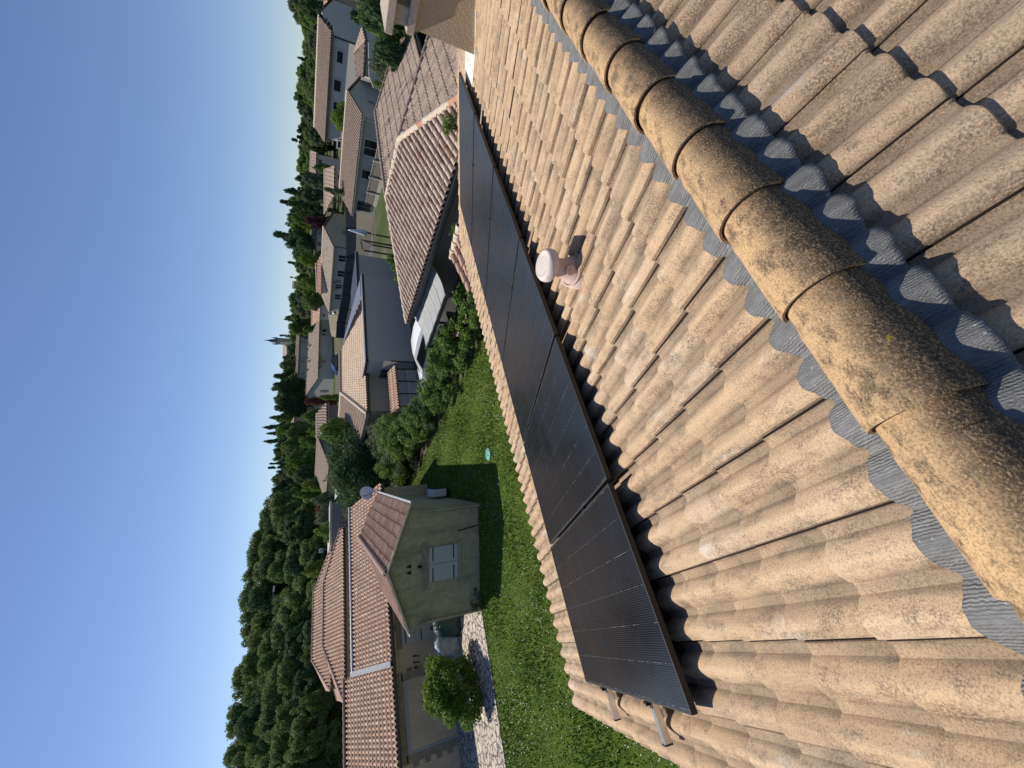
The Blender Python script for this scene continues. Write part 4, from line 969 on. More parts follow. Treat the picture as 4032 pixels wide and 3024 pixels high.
# slatted shed with a strip of terracotta tiles in front of it
sh = empty('slatted_shed', (14.9, 21.6, GZ), 'grey slatted garden shed under a narrow strip of orange tiles', 'shed')
SW = (0, 21.3)
q1, q2 = at_w(1563, 1452, SW, 0), at_w(1562, 1600, SW, 0); xs0, xs1 = min(q1[0], q2[0]), max(q1[0], q2[0]); zt = (q1[2]+q2[2])/2
b = MB()
for k in range(3):
    w0 = xs0+(xs1-xs0)*k/3; w1 = xs0+(xs1-xs0)*(k+1)/3-.06
    for j in range(11): b.abox(w0+.03, w1, 21.3, 21.33, GZ+.05+j*.145, GZ+.17+j*.145)
b.build('slat_panel', 'slat_grey', sh)
for k in range(4):
    b = MB(); x = xs0+(xs1-xs0)*k/3; b.abox(x-.04, x+.03, 21.28, 21.38, GZ, zt); b.build('post', 'dark_gutter', sh)
slope3('roof_slope', 'peach_tile', sh, [(xs0-.2, 21.15, zt), (xs1+.2, 21.15, zt), (xs1+.2, 22.0, zt+.32), (xs0-.2, 22.0, zt+.32)], -90, period=.2, row=.4, seed=44)

# white car, nose to the left
car = empty('white_car', (12.95, 18.7, GZ), 'white family car parked beside the blank grey wall, half behind the hedge', 'car')
CX, CY, CZ = 12.95, 18.7, GZ     # nose
prof = [(0.0, .35, .62), (.02, .62, .72), (.12, .80, .80), (.95, 1.02, .86), (1.20, 1.08, .87), (1.95, 1.50, .74), (2.3, 1.60, .70), (3.2, 1.63, .70), (4.0, 1.55, .68), (4.35, 1.15, .80), (4.45, .85, .84), (4.48, .4, .82)]
def cp(t, h, w_): return (CX+w_, CY-t, CZ+h)
b = MB(); P = []
for t, h, w_ in prof:
    wl = .84 if t < .3 else .88; belt = min(h, .95)
    P.append([cp(t, .22, -wl), cp(t, .55, -wl-.02), cp(t, belt, -wl+.02), cp(t, (belt+h)/2 if h > belt else h, -(w_+wl)/2+.02), cp(t, h-.03*(h > 1), -w_+.06), cp(t, h+.015, 0), cp(t, h-.03*(h > 1), w_-.06), cp(t, (belt+h)/2 if h > belt else h, (w_+wl)/2-.02), cp(t, belt, wl-.02), cp(t, .55, wl+.02), cp(t, .22, wl)])
b.grid(P); b.face(P[0]); b.face(P[-1][::-1]); body = b.build('body', 'car_white', car, smooth=True, angle=40)
b = MB(); b.prism([cp(1.24, 1.105, -.70), cp(1.24, 1.105, .70), cp(1.90, 1.49, .60), cp(1.90, 1.49, -.60)], (0, .012, .022)); b.build('windscreen', 'dark_window', car)
for s_ in (-1, 1):
    b = MB(); b.prism([cp(1.55, 1.05, s_*.845), cp(3.9, 1.05, s_*.845), cp(3.75, 1.42, s_*.745), cp(2.15, 1.46, s_*.745)], (s_*.03, 0, 0)); b.build('side_window', 'dark_window', car)
    b = MB(); b.box(cp(1.55, 1.0, s_*.90), (s_*.16, 0, 0), (0, -.12, 0), (0, 0, .12)); b.build('mirror', 'car_white', car, bevel=.03)
    b = MB(); b.prism([cp(.03, .60, s_*.50), cp(.03, .60, s_*.76), cp(.25, .80, s_*.80), cp(.25, .82, s_*.55)], (0, .02, .02)); b.build('headlight', 'white_paint', car)
    for t in (.85, 3.55):
        b = MB(); b.tube([cp(t, .32, s_*.72), cp(t, .32, s_*.91)], .32, seg=20); w_ = b.build('wheel', 'rubber', car)
        b = MB(); b.tube([cp(t, .32, s_*.90), cp(t, .32, s_*.925)], .2, seg=14); b.build('rim', 'alu_rail', w_)

car.rotation_euler.z = R_(14)
# ------------------------------------------------------------------ mid-distance gable house with the long brown roof
mh = gable_house('gable_house', 'low grey house with a long even brown roof behind the stepped wooden fence', 'house', (46.1, 20.3), 88.4, 11.3, -7.6, -3.50, 18, 'greenish_render', 'tan_canal_tile', period=.3, row=.42, seed=51, gutter='silver_gutter', capmat='pale_cap', base=GZ)
WM = (46.1, 20.3)
window(mh['obj'], WM, 88.4, 2.2, 3.9, -5.35, -4.1, 1, 'white_paint', 1); window(mh['obj'], WM, 88.4, 5.6, 6.6, -5.2, -4.2, 1, 'cool_white_render', 0); window(mh['obj'], WM, 88.4, 9.6, 10.8, -5.6, -4.1, 1, 'grey_frame', 1)
pipe(mh['obj'], [(46.0, 20.6, -3.7), (46.0, 20.6, GZ)], 'cool_white_render', .06)
on_wall('vent', 'grey_frame', mh['obj'], (46.1+3, 20.2), -1.6, 0, .35, -5.0, -4.2, .05, -1)
# stepped timber fence on concrete posts
fc = empty('timber_fence', (42, 24, GZ), 'stepped fence of weathered boards between pale concrete posts', 'fence')
fz = lambda px, py: at_w(px, py, (41.0, 20), 62)
tops = [(1487, 562), (1470, 627), (1453, 693), (1443, 752), (1433, 811), (1423, 868), (1415, 918), (1407, 967)]
fp_ = [fz(*q) for q in tops]; d62 = dirv(62)
for k, p in enumerate(fp_):
    b = MB(); b.box(p+V3(-.1, -.1, -p[2]+GZ), d62*.16, V3(-.14, .1, 0), (0, 0, p[2]-GZ+.05)); b.build('post', 'precast_concrete', fc)
    if k < len(fp_)-1:
        q = fp_[k+1]; dd = (q-p); dd[2] = 0; Ls = np.linalg.norm(dd); dd /= Ls; zt = min(p[2], q[2])-.08; nb = 14; rd = random.Random(k)
        b = MB()
        for j in range(nb):
            o_ = p+dd*(.18+(Ls-.25)*j/nb); o_[2] = GZ+.45; b.box(o_, dd*((Ls-.25)/nb*.86), V3(-.03, .02, 0), (0, 0, zt-GZ-.45-(0.25 if rd.random() < .25 else 0)+rd.uniform(-.05, .05)))
        b.build('board_panel', 'weathered_wood', fc)
        b = MB(); o_ = p+dd*.16; o_[2] = GZ-.1; b.box(o_, dd*(Ls-.2), V3(-.06, .04, 0), (0, 0, .5)); b.build('gravel_board', 'precast_concrete', fc)
        b = MB(); o_ = p+dd*.16; o_[2] = zt-.02; b.box(o_, dd*(Ls-.2), V3(-.06, .04, 0), (0, 0, .05)); b.build('top_rail', 'precast_concrete', fc)

# ------------------------------------------------------------------ two-storey white house, upper right
def wall_pt(px, py, A, az): return at_w(px, py, A, az)
wh = empty('white_house', (70, 25, GZ), 'tall pale two-storey house with a long tiled roof and dark square windows', 'house')
WW = np.array([66.8, 20.5]); wz = 80.0; d80 = dirv(wz); n80 = dirv(wz-90)
ea, eb = at_w(1307, 123, WW, wz), at_w(1282, 563, WW, wz); WR = WW+n80[:2]*4.3
ra, rb = at_w(1256.9, 58, WR, wz), at_w(1238.6, 498.6, WR, wz)
slope3('roof_slope', 'tan_canal_tile', wh, [ea, eb, rb, ra], wz+90, period=.34, row=.5, seed=61, true=False)
bk = n80*8.6
slope3('roof_slope', 'tan_canal_tile', wh, [ea+bk, eb+bk, rb, ra], wz-90, period=.34, row=.5, seed=62, true=False)
slope3('roof_slope', 'tan_canal_tile', wh, [eb, eb+bk, rb], wz, period=.34, row=.5, seed=63, true=False)
caps(wh, ra, rb, 'pale_cap', r=.16, length=.5)
Wl = np.linalg.norm((eb-ea)[:2]); wo_ = ea+n80*.4+d80*.5; zt = min(ea[2], eb[2])-.05
b = MB(); b.box((wo_[0], wo_[1], GZ-.5), d80*(Wl-1.0), n80*7.8, (0, 0, zt-GZ+.5)); b.build('wall', 'cool_white_render', wh)
b = MB(); b.prism([(*(wo_[:2]), zt-.02), (*((wo_+n80*7.8)[:2]), zt-.02), (*((wo_+n80*3.9)[:2]), ra[2]-.25)], d80*.3); b.build('gable', 'cool_white_render', wh)
b = MB(); b.box(ea+V3(0, 0, -.22)-n80*.12, (eb-ea), n80*.14, (0, 0, .16)); b.build('gutter', 'dark_gutter', wh)
WA_ = (wo_[0], wo_[1])
def wsp(px0, px1, py0, py1, A, az):
    p = at_w(px1, py0, A, az); q = at_w(px0, py1, A, az); d = dirv(az); o_ = np.array([A[0], A[1], 0]); a, c = np.dot(p-o_, d), np.dot(q-o_, d)
    r_ = at_w((px0+px1)/2, (py0+py1)/2, A, az); top = at_w(px0, (py0+py1)/2, A, az)[2]; bot = at_w(px1, (py0+py1)/2, A, az)[2]
    return min(a, c), max(a, c), bot, top
for q in ((1327, 1350, 205, 243), (1315, 1342, 319, 354), (1313, 1330, 404, 428), (1330, 1342, 556, 580)):
    a, c, z0, z1 = wsp(*q, WA_, wz); window(wh, WA_, wz, a, c, z0, z1, 1, 'cool_white_render', 0, fr=.18, out=.08)
pp = at_w(1316, 143, WA_, wz); pipe(wh, [pp+V3(-.08, 0, 0), V3(pp[0]-.08, pp[1], GZ)], r=.09)
for k in range(4):
    o_ = ea+(ra-ea)*(.25+.2*k)-d80*.25; b = MB(); b.box(o_+V3(0, 0, -.45), d80*.7, n80*.15, (0, 0, .3)); b.build('rafter', 'dark_wood', wh)
# hipped lean-to beside it
lt = empty('tiled_outbuilding', (57, 13, GZ), 'small low outbuilding with a hipped tan roof in front of the tall white house', 'outbuilding')
Q = [at_d(1427, 105, 57), at_d(1441, 163, 55), at_d(1427, 301, 55.5), at_d(1403, 301, 60), at_d(1392.6, 215, 61)]
slope3('roof_slope', 'tan_canal_tile', lt, [Q[1], Q[2], Q[3], Q[4]], 170, period=.4, row=.6, seed=64, true=False); slope3('roof_slope', 'tan_canal_tile', lt, [Q[0], Q[1], Q[4]], -90, period=.4, row=.6, seed=65, true=False)
b = MB(); b.prism([(q[0]+.5, q[1], GZ-.2) for q in (Q[0], Q[1], Q[2], Q[3])], (0, 0, Q[1][2]-GZ+.1)); b.build('wall', 'cool_white_render', lt)
b = MB(); b.tube([Q[0]+V3(-.1, 0, -.1), Q[1]+V3(-.1, 0, -.1), Q[2]+V3(-.1, 0, -.1)], .1, seg=6); b.build('gutter', 'dark_gutter', lt)
gw_ = empty('pale_garden_wall', (52, 16, GZ), 'low pale garden wall running out from the small outbuilding', 'garden wall')
b = MB(); a, c, e = at_d(1450, 165, 50), at_d(1453, 300, 48), at_d(1470, 345, 45)
for p, q in ((a, c), (c, e)): b.prism([(p[0], p[1], GZ), (q[0], q[1], GZ), (q[0], q[1], q[2]), (p[0], p[1], p[2])], (.25, .1, 0))
b.build('wall', 'cool_white_render', gw_)

# ------------------------------------------------------------------ greenish house with the long mottled roof, centre
gh = gable_house('greenish_house', 'greenish house with a long mottled grey-tan roof and a row of dark windows', 'house', (52.0, 41.6), 90.2, 13.4, -8.0, -2.0, 18, 'greenish_render', 'lichen_grey_tile', period=.35, row=.45, prof=wavy, seed=71, gutter='grey_frame', capmat='pale_cap', base=GZ)
WG = (52.0, 41.6)
for q in ((1334, 1361, 1008, 1027), (1329, 1355, 1068, 1086), (1321, 1346, 1122, 1133), (1319, 1342, 1161, 1177)):
    a, c, z0, z1 = wsp(*q, WG, 90.2); window(gh['obj'], WG, 90.2, a, c, z0, z1, 1, 'greenish_render', 1, fr=.12)
a, c, z0, z1 = wsp(1323, 1342, 1105, 1112, WG, 90.2); on_wall('vent', 'grey_frame', gh['obj'], WG, 90.2, a, c, z0, z1, .06, 1)
for q in ((1313, 1116), (1317, 1142)):
    p = at_w(*q, (51.5, 41.6), 90.2); b = MB(); b.tube([p, p+V3(.5, 0, -.6)], .05, seg=4); b.tube([p, p+V3(.5, 0, 0)], .05, seg=4); b.build('awning_bracket', 'black_iron', gh['obj'])
pipe(gh['obj'], [(51.9, 41.5, -2.2), (51.9, 41.5, GZ)], 'dark_gutter', .07)
a, c, z0, z1 = wsp(1335, 1355, 909, 914, (52.0, 41.6), -1); on_wall('vent', 'grey_frame', gh['obj'], (52.0, 41.6), -.2, 3.2, 4.0, -4.4, -3.3, .06, -1)
# dark screened fence along the lane
ds_ = empty('dark_screen_fence', (50, 45, GZ), 'long fence covered in dark blue-black screening before the greenish house', 'fence')
fpts = [(1361, 822), (1362, 900), (1363, 1012), (1356, 1075), (1347, 1162), (1337, 1215), (1326, 1270), (1322, 1330)]; fl = [at_d(px, py, 57+(py-822)*.022) for px, py in fpts]
for k in range(len(fl)-1):
    p, q = fl[k].copy(), fl[k+1].copy(); b = MB(); b.prism([(p[0], p[1], p[2]-1.25), (q[0], q[1], q[2]-1.25), (q[0], q[1], q[2]), (p[0], p[1], p[2])], (.06, .02, 0)); b.build('screen_panel', 'dark_screen', ds_)
    b = MB(); b.prism([(p[0]-.05, p[1], GZ), (q[0]-.05, q[1], GZ), (q[0]-.05, q[1], q[2]-1.26), (p[0]-.05, p[1], p[2]-1.26)], (.2, .05, 0)); b.build('plinth', 'beige_render', ds_)
    b = MB(); b.box(p+V3(-.08, -.08, -p[2]+GZ), (.1, 0, 0), (0, .1, 0), (0, 0, p[2]-GZ+.08)); b.build('post', 'black_iron', ds_)
# lane behind the fence
b = MB(); b.prism([(42, 33, gz(42, 33)+.005), (46, 33, gz(46, 33)+.005), (51, 62, GZ+.01), (60, 95, gz(60, 95)+.03), (55, 97, gz(55, 97)+.03), (46, 62, GZ+.01)][::-1], (0, 0, .02)); o = b.build('road', 'asphalt'); tag(o, 'grey asphalt lane behind the dark fence', 'road', kind='structure')

# ------------------------------------------------------------------ dark garden building with steel edges beyond the pink roof
gb_ = empty('grey_flat_annex', (26, 22, GZ), 'grey flat-topped annex with a dark steel edge between the pink roof and blank wall', 'annex')
p0 = at_w(1400, 1000, (0, 23.6), 0)
b = MB(); b.abox(24.7, p0[0], 23.6, 28, GZ-.2, p0[2]-.2); b.build('wall', 'grey_render', gb_)
b = MB(); b.abox(24.6, p0[0]+.15, 23.45, 28.2, p0[2]-.2, p0[2]); b.build('edge', 'dark_screen', gb_)
b = MB(); b.abox(24.55, p0[0]+.2, 23.4, 23.5, p0[2]+.003, p0[2]+.05); b.build('coping', 'silver_gutter', gb_)
# climbing frame and trellis behind the pink roof
sw = empty('swing_frame', (26, 17, GZ), 'dark wooden swing frame and trellis behind the pink roof', 'swing frame')
pa = [at_d(*q) for q in ((1420, 945, 36), (1428, 985, 36), (1468, 965, 34), (1480, 925, 34))]
for k, p in enumerate(pa):
    b = MB(); b.tube([(p[0], p[1], GZ), p], .07, seg=6); b.build('post', 'dark_wood', sw)
for p, q in ((pa[0], pa[2]), (pa[0], pa[1]), (pa[1], pa[2])):
    b = MB(); b.tube([p, q], .06, seg=6); b.build('beam', 'dark_wood', sw)
um = empty('closed_parasol', at_d(1400, 905, 38)*np.array([1, 1, 0])+V3(0, 0, GZ), 'closed pale blue parasol standing in front of the stepped timber fence', 'parasol')
pt_ = at_d(1368, 904, 38); b = MB(); b.lathe([(.02, 0), (.10, -.3), (.26, -1.3), (.22, -1.5)], pt_, seg=10); b.build('canopy', 'corrugated_white', um, smooth=True)
b = MB(); b.tube([pt_, (pt_[0], pt_[1], GZ)], .03); b.build('pole', 'black_iron', um)

# ------------------------------------------------------------------ tan house with garage doors, centre left
k_ = 105/88
th_ = gable_house('garage_door_house', 'wide house with a broad grey-brown roof and two pale garage doors', 'house', (50.0*k_, 72.6*k_), 0, 16.7*k_, 12.2*k_, -.75*k_, 18, 'pale_wall', 'grey_brown_tile', period=.5, row=.6, prof=wavy, ncol=6, seed=81, base=GZ, gutter='grey_frame')
WT = (50.0*k_, 72.6*k_); zgt = gz(*WT)
for q in ((1270, 1306, 1327, 1356), (1269, 1306, 1370, 1402)):
    a, c, z0, z1 = wsp(*q, WT, 0); on_wall('garage_door', 'cool_white_render', th_['obj'], WT, 0, a, c, z0, z1, .06, -1)
for q in ((1269, 1282, 1420, 1427), (1269, 1282, 1316, 1320), (1270, 1286, 1298, 1306)):
    a, c, z0, z1 = wsp(*q, WT, 0); window(th_['obj'], WT, 0, a, c, z0, z1, -1, 'cool_white_render', 0, fr=.15)
for q in ((1258, 1262, 1404, 1450), (1259, 1263, 1283, 1314)):
    a, c, z0, z1 = wsp(*q, WT, 0); on_wall('awning', 'lichen_grey_tile', th_['obj'], WT, 0, a, c, z0, z1, 1.0, -1, 1.1)
a, c, z0, z1 = wsp(1264, 1282, 1539, 1545, WT, 90)
on_wall('shutter', 'grey_frame', th_['obj'], (WT[0], WT[1]), 90, 5.0, 5.9, -3.2, -1.6, .06, 1)
b = MB()
for q in ((1214, 1357), (1224, 1361), (1213, 1378), (1212, 1412), (1222, 1423), (1215, 1457)):
    p = at_p(q[0], q[1], th_['P'](0, 0, th_['ze']), np.array([0, -math.sin(R_(18)), math.cos(R_(18))])); b.box(p-V3(.2, .2, .1), (.4, 0, 0), (0, .4, 0), (0, 0, .6))
b.build('roof_vent', 'grey_frame', th_['obj'])
bc = empty('blue_car', (*at_d(1322, 1440, 97)[:2], -3.6), 'dark blue car parked in front of the pale garage doors', 'car')
pc = at_d(1322, 1440, 97); CX, CY, CZ = 0, 0, 0
P = []
for t, h, w_ in prof: P.append([(pc[0]+t-2, pc[1]+s_*ww, pc[2]-.7+hh) for s_, ww, hh in ((-1, .85, .2), (-1, .88, .6), (-1, .82, min(h, .95)), (-1, w_-.06, h), (1, w_-.06, h), (1, .82, min(h, .95)), (1, .88, .6), (1, .85, .2))])
b = MB(); b.grid(P); b.face(P[0]); b.face(P[-1][::-1]); b.build('body', 'car_blue', bc, smooth=True, angle=40)
for t in (.85, 3.5):
    b = MB(); b.tube([(pc[0]+t-2, pc[1]-.9, pc[2]-.4), (pc[0]+t-2, pc[1]-.7, pc[2]-.4)], .32, seg=14); b.build('wheel', 'rubber', bc)
b = MB(); b.prism([(pc[0]+t-2, pc[1]-.84, pc[2]-.7+h) for t, h in ((1.6, 1.02), (3.9, 1.02), (3.7, 1.42), (2.1, 1.45))], (0, -.03, 0)); b.build('side_window', 'dark_window', bc)
vn = empty('white_van', (*at_d(1322, 1243, 84)[:2], gz(50, 67)), 'small white van seen over the grey wall right of the garage doors', 'van')
pv_ = at_d(1322, 1243, 84)
b = MB(); b.prism([(pv_[0]+t-1.6, pv_[1]-.9, pv_[2]+h) for t, h in ((0, -1.0), (4.3, -1.0), (4.3, .55), (1.5, .6), (.9, .1), (.1, -.1))], (0, 1.8, 0)); b.build('body', 'car_white', vn, bevel=.06)
b = MB(); b.prism([(pv_[0]+t-1.6, pv_[1]-.93, pv_[2]+h) for t, h in ((1.1, .0), (2.3, .0), (2.3, .42), (1.6, .45))], (0, .03, 0)); b.build('side_window', 'dark_window', vn)
for t in (.8, 3.5):
    b = MB(); b.tube([(pv_[0]+t-1.6, pv_[1]-.95, pv_[2]-1.0), (pv_[0]+t-1.6, pv_[1]-.7, pv_[2]-1.0)], .33, seg=14); b.build('wheel', 'rubber', vn)
lw = empty('long_grey_wall', (50, 66, GZ), 'plain grey boundary wall left of the greenish house', 'boundary wall')
pts_ = [at_d(1292, 1238, 80), at_d(1300, 1300, 86), at_d(1306, 1325, 90)]
b = MB()
for p, q in zip(pts_, pts_[1:]): b.prism([(p[0], p[1], GZ), (q[0], q[1], GZ), (*q[:2], q[2]), (*p[:2], p[2])], (.3, .1, 0))
b.build('wall', 'beige_render', lw)

# ------------------------------------------------------------------ a builder for the small houses on the rising ground
def far_house(name, label, ridge, eave, D0, D1, wallmat, tilemat, wallpx, wins=(), gable=None, depth=None, prof=wavy, period=.5, cat='house'):
    """ridge / eave = two photo points each (right, left); D0 = distance of the eave, D1 = of the ridge"""
    ea, eb = [at_d(px, py, D0) for px, py in eave]; ra, rb = [at_d(px, py, D1) for px, py in ridge]
    zt = (ea[2]+eb[2])/2; dv = (eb-ea); dv[2] = 0; dl = np.linalg.norm(dv); dv /= dl; nv = np.array([dv[1], -dv[0], 0]); nv = nv if np.dot(nv, (ra-ea)) > 0 else -nv
    t = empty(name, (*((ea+eb)/2+nv*3)[:2], gz(*((ea+eb)/2)[:2])), label, cat)
    az = math.degrees(math.atan2(-nv[1], -nv[0]))
    slope3('roof_slope', tilemat, t, [ea, eb, rb, ra], az, period=period, row=.6, prof=prof, ncol=5, true=False, step=.04)
    bk = nv*2*np.dot(ra-ea, nv)
    slope3('roof_slope', tilemat, t, [ea+bk, eb+bk, rb, ra], az+180, period=period, row=.6, prof=prof, ncol=5, true=False, step=.04)
    caps(t, ra, rb, 'pale_cap', r=.15, length=.6)
    b = MB(); o_ = ea+nv*.35+dv*.25; b.box((o_[0], o_[1], gz(o_[0], o_[1])-2.5), dv*(dl-.5), bk-nv*.7, (0, 0, zt-.1-gz(o_[0], o_[1])+2.5))
    for e_, r_ in ((ea+dv*.3, ra+dv*.3), (eb-dv*.5, rb-dv*.5)):
        b.prism([(*(e_+nv*.4)[:2], zt-.15), (*(e_+bk-nv*.4)[:2], zt-.15), (*r_[:2], r_[2]-.2)], dv*.2)
    b.build('wall', wallmat, t)
    b = MB(); b.box(ea+V3(0, 0, -.2)-nv*.1, (eb-ea), nv*.12, (0, 0, .14)); b.build('gutter', 'grey_frame', t)
    A_ = (o_[0], o_[1]); wa = math.degrees(math.atan2(dv[1], dv[0])); side = 1 if np.dot(np.array([-dv[1], dv[0], 0]), -nv) > 0 else -1
    for q in wins:
        a, c, z0, z1 = wsp(*q, A_, wa); window(t, A_, wa, a, c, z0, z1, side, wallmat, 0, fr=.12, out=.06)
    return t
far_house('brown_roof_house', 'low house with a brown near roof slope and a pink far slope behind the fence', ((1280, 665), (1280, 842)), ((1318, 652), (1316, 770)), 63, 68, 'greenish_render', 'tan_canal_tile', None, ((1330, 1342, 690, 706),))
far_house('hillside_white_house', 'small white house with a mottled roof and one dark window below the hill', ((1225, 592), (1222, 704)), ((1247, 600), (1243, 722)), 86, 91, 'cool_white_render', 'tan_canal_tile', None, ((1253, 1268, 630, 647),))
far_house('cream_gabled_house', 'cream house with stepped small gables right of the greenish house roof', ((1227, 905), (1221, 1015)), ((1243, 893), (1240, 1060)), 88, 93, 'pale_wall', 'tan_canal_tile', None, ((1252, 1265, 954, 967), (1255, 1264, 917, 923)))
far_house('violet_gable_house', 'house with a steep brown roof and lilac gable among trees behind the cream house', ((1206, 976), (1238, 885)), ((1222, 975), (1248, 890)), 100, 104, 'cool_white_render', 'tan_canal_tile', None)
far_house('pink_hip_house', 'low roof of pink tiles peeping over the long mottled roof ridge', ((1245, 1035), (1250, 1150)), ((1266, 1000), (1262, 1160)), 74, 80, 'pale_wall', 'peach_tile', None)
far_house('peach_roof_house', 'house with a broad peach tiled roof behind the van', ((1229, 1199), (1228, 1282)), ((1263, 1180), (1256, 1262)), 92, 99, 'pale_wall', 'peach_tile', None, ((1270, 1278, 1236, 1246),))
far_house('long_workshop', 'very long low blue-grey building under grey roofs below the church', ((1172, 1262), (1160, 1500)), ((1183, 1262), (1172, 1500)), 150, 158, 'greenish_render', 'grey_brown_tile', None, ((1186, 1200, 1345, 1349), (1186, 1200, 1410, 1414), (1186, 1200, 1421, 1425), (1184, 1196, 1468, 1474)))
far_house('far_grey_roof_house', 'wide grey hipped roof left of the church, before the dark trees', ((1140, 1552), (1143, 1610)), ((1165, 1535), (1158, 1660)), 170, 178, 'pale_wall', 'lichen_grey_tile', None)
far_house('orange_hill_house', 'distant house with a bright orange roof on the hill left of the church', ((1131, 1600), (1131, 1640)), ((1144, 1590), (1146, 1648)), 190, 196, 'pale_wall', 'peach_tile', None)
far_house('ruined_grey_house', 'long weathered grey roof with a dark end wall in front of the left hill', ((1141, 1670), (1132, 1800)), ((1160, 1640), (1150, 1790)), 140, 148, 'beige_render', 'lichen_grey_tile', None)
far_house('hilltop_villa', 'pale villa with rows of small windows half hidden on the wooded left hill', ((1091, 1872), (1094, 1890)), ((1098, 1868), (1099, 1895)), 200, 205, 'pale_wall', 'grey_brown_tile', None, ((1102, 1108, 1874, 1879), (1102, 1108, 1884, 1889)))
far_house('ridge_house', 'small far house with a tan roof on the skyline right of the church', ((1153, 1106), (1151, 1135)), ((1160, 1106), (1158, 1138)), 205, 210, 'pale_wall', 'grey_brown_tile', None)
far_house('red_hip_neighbour', 'terracotta roof of a house at the very right behind the tall white house', ((1278, 5), (1282, 60)), ((1290, 0), (1300, 60)), 88, 92, 'beige_render', 'peach_tile', None)
far_house('terrace_wall_house', 'rose-grey house behind trees at the upper right edge', ((1308, -40), (1305, 70)), ((1318, -40), (1322, 80)), 80, 84, 'sand_render', 'tan_canal_tile', None)

# gable house with the white corrugated lean-to, left of centre
n3 = gable_house('dark_gable_house', 'house with a dark blank gable wall and small shuttered windows, white lean-to in front', 'house', (19.3, 44.0), 93.8, 8.6, -6.4, -1.72, 18, 'greenish_render', 'tan_canal_tile', period=.3, row=.45, seed=91, base=GZ, gutter='dark_gutter', gover=.3)
b = MB(); b.box((19.5, 43.76, GZ), (6.0, 0, 0), (0, .12, 0), (0, 0, -1.9-GZ)); b.build('gable_face', 'dark_wall_render', n3['obj'])
for q in ((1307, 1320, 1843, 1853), (1303, 1317, 1868, 1876), (1300, 1317, 1889, 1893), (1296, 1316, 1911, 1920)):
    a, c, z0, z1 = wsp(*q, (19.3, 44.0), 93.8); window(n3['obj'], (19.3, 44.0), 93.8, a, c, z0, z1, 1, 'grey_pvc', 0, fr=.05)
n3b = far_house('brown_wing_house', 'brown tiled roof meeting the dark gable wall from the right', ((1250, 1626), (1250, 1722)), ((1287, 1585), (1290, 1700)), 44, 50, 'dark_wall_render', 'tan_canal_tile', None, prof=canal, period=.3)
lt2 = empty('corrugated_lean_to', (15, 38, GZ), 'white corrugated lean-to roof below the shuttered windows of the dark gable house', 'lean-to')
Q = [at_d(1319, 1850, 43), at_d(1319, 1970, 43.5), at_d(1349, 1922, 38), at_d(1347, 1792, 38)]
P = []
for i in range(97):
    t = i/96; a = Q[0]+(Q[1]-Q[0])*t; c = Q[3]+(Q[2]-Q[3])*t; P.append([a+(c-a)*j/4+V3(0, 0, .04*math.cos(i*math.pi/2)) for j in range(5)])
b = MB(); b.grid(P); b.grid([[p-V3(0, 0, .02) for p in r] for r in P], flip=True); b.build('sheet', 'corrugated_white', lt2)
b = MB(); b.box(Q[3]+V3(0, 0, -.2), Q[2]-Q[3], (.1, 0, 0), (0, 0, .14)); b.build('beam', 'dark_wood', lt2)
for t in (0, .33, .66, 1):
    p = Q[3]+(Q[2]-Q[3])*t; b = MB(); b.box((p[0], p[1], GZ), (.12, 0, 0), (0, .12, 0), (0, 0, p[2]-.2-GZ)); b.build('post', 'dark_wood', lt2)
# low flat grey garage and paling fence by the annex
lg = empty('low_grey_garage', (11.5, 36, GZ), 'low dark grey garage block between the lean-to and the paling fence', 'garage')
a = at_d(1296, 2030, 41); b = MB(); b.abox(a[0]-2.5, a[0]+1.2, a[1], a[1]+4, GZ, a[2]-.2); b.build('wall', 'grey_frame', lg)
b = MB(); b.abox(a[0]-2.6, a[0]+1.3, a[1]-.1, a[1]+4.1, a[2]-.2, a[2]-.05); b.build('roof', 'grey_render', lg)
pf = empty('paling_fence', (11, 31, GZ), 'fence of weathered wooden palings left of the big garden tree', 'fence')
pA, pB = at_z(1338, 1985, -3.9), at_z(1345, 2150, -3.9); pA = at_d(1345, 1990, 33); pB = at_d(1330, 2080, 36); dd = (pB-pA); dd[2] = 0; Ls = np.linalg.norm(dd); dd /= Ls
for k in range(4):
    b = MB(); rd = random.Random(k+50)
    for j in range(11):
        o_ = pA+dd*(Ls*(k+j/11)/4); b.box((o_[0], o_[1], GZ), dd*(Ls/4/11*.8), (.03, .0, 0), (0, 0, pA[2]-GZ+rd.uniform(-.08, .08)))
    b.build('pale_panel', 'weathered_wood', pf)
    b = MB(); o_ = pA+dd*(Ls*k/4); b.box((o_[0]-.1, o_[1], GZ), dd*.12, (.12, 0, 0), (0, 0, pA[2]-GZ+.1)); b.build('post', 'weathered_wood', pf)

# church with its spire
chh = empty('church', (*at_d(1118, 1345, 225)[:2], 4), 'old stone church with a thin dark spire on the skyline', 'church')
def up(px, py, D): return at_d(px, py, D)
s0 = up(1122, 1345, 225); s1 = up(1036, 1341.5, 225); sb = up(1087, 1343.5, 225)
b = MB(); b.abox(s0[0]-1.15, s0[0]+1.15, s0[1]-1.15, s0[1]+1.15, s0[2]-6, sb[2]-.4); b.build('tower', 'church_stone', chh)
b = MB(); b.lathe([(1.5, -.4), (1.45, 0), (1.0, .4), (.62, 2.6), (.30, (s1[2]-sb[2])*.62), (.02, s1[2]-sb[2])], (s0[0], s0[1], sb[2]), seg=8); b.build('spire', 'slate_spire', chh)
for sx_, sy_ in ((-1.05, -1.05), (1.05, -1.05), (-1.05, 1.05), (1.05, 1.05)):
    b = MB(); b.lathe([(.35, -.6), (.32, .6), (.02, 2.0)], (s0[0]+sx_, s0[1]+sy_, sb[2]), seg=6); b.build('pinnacle', 'slate_spire', chh)
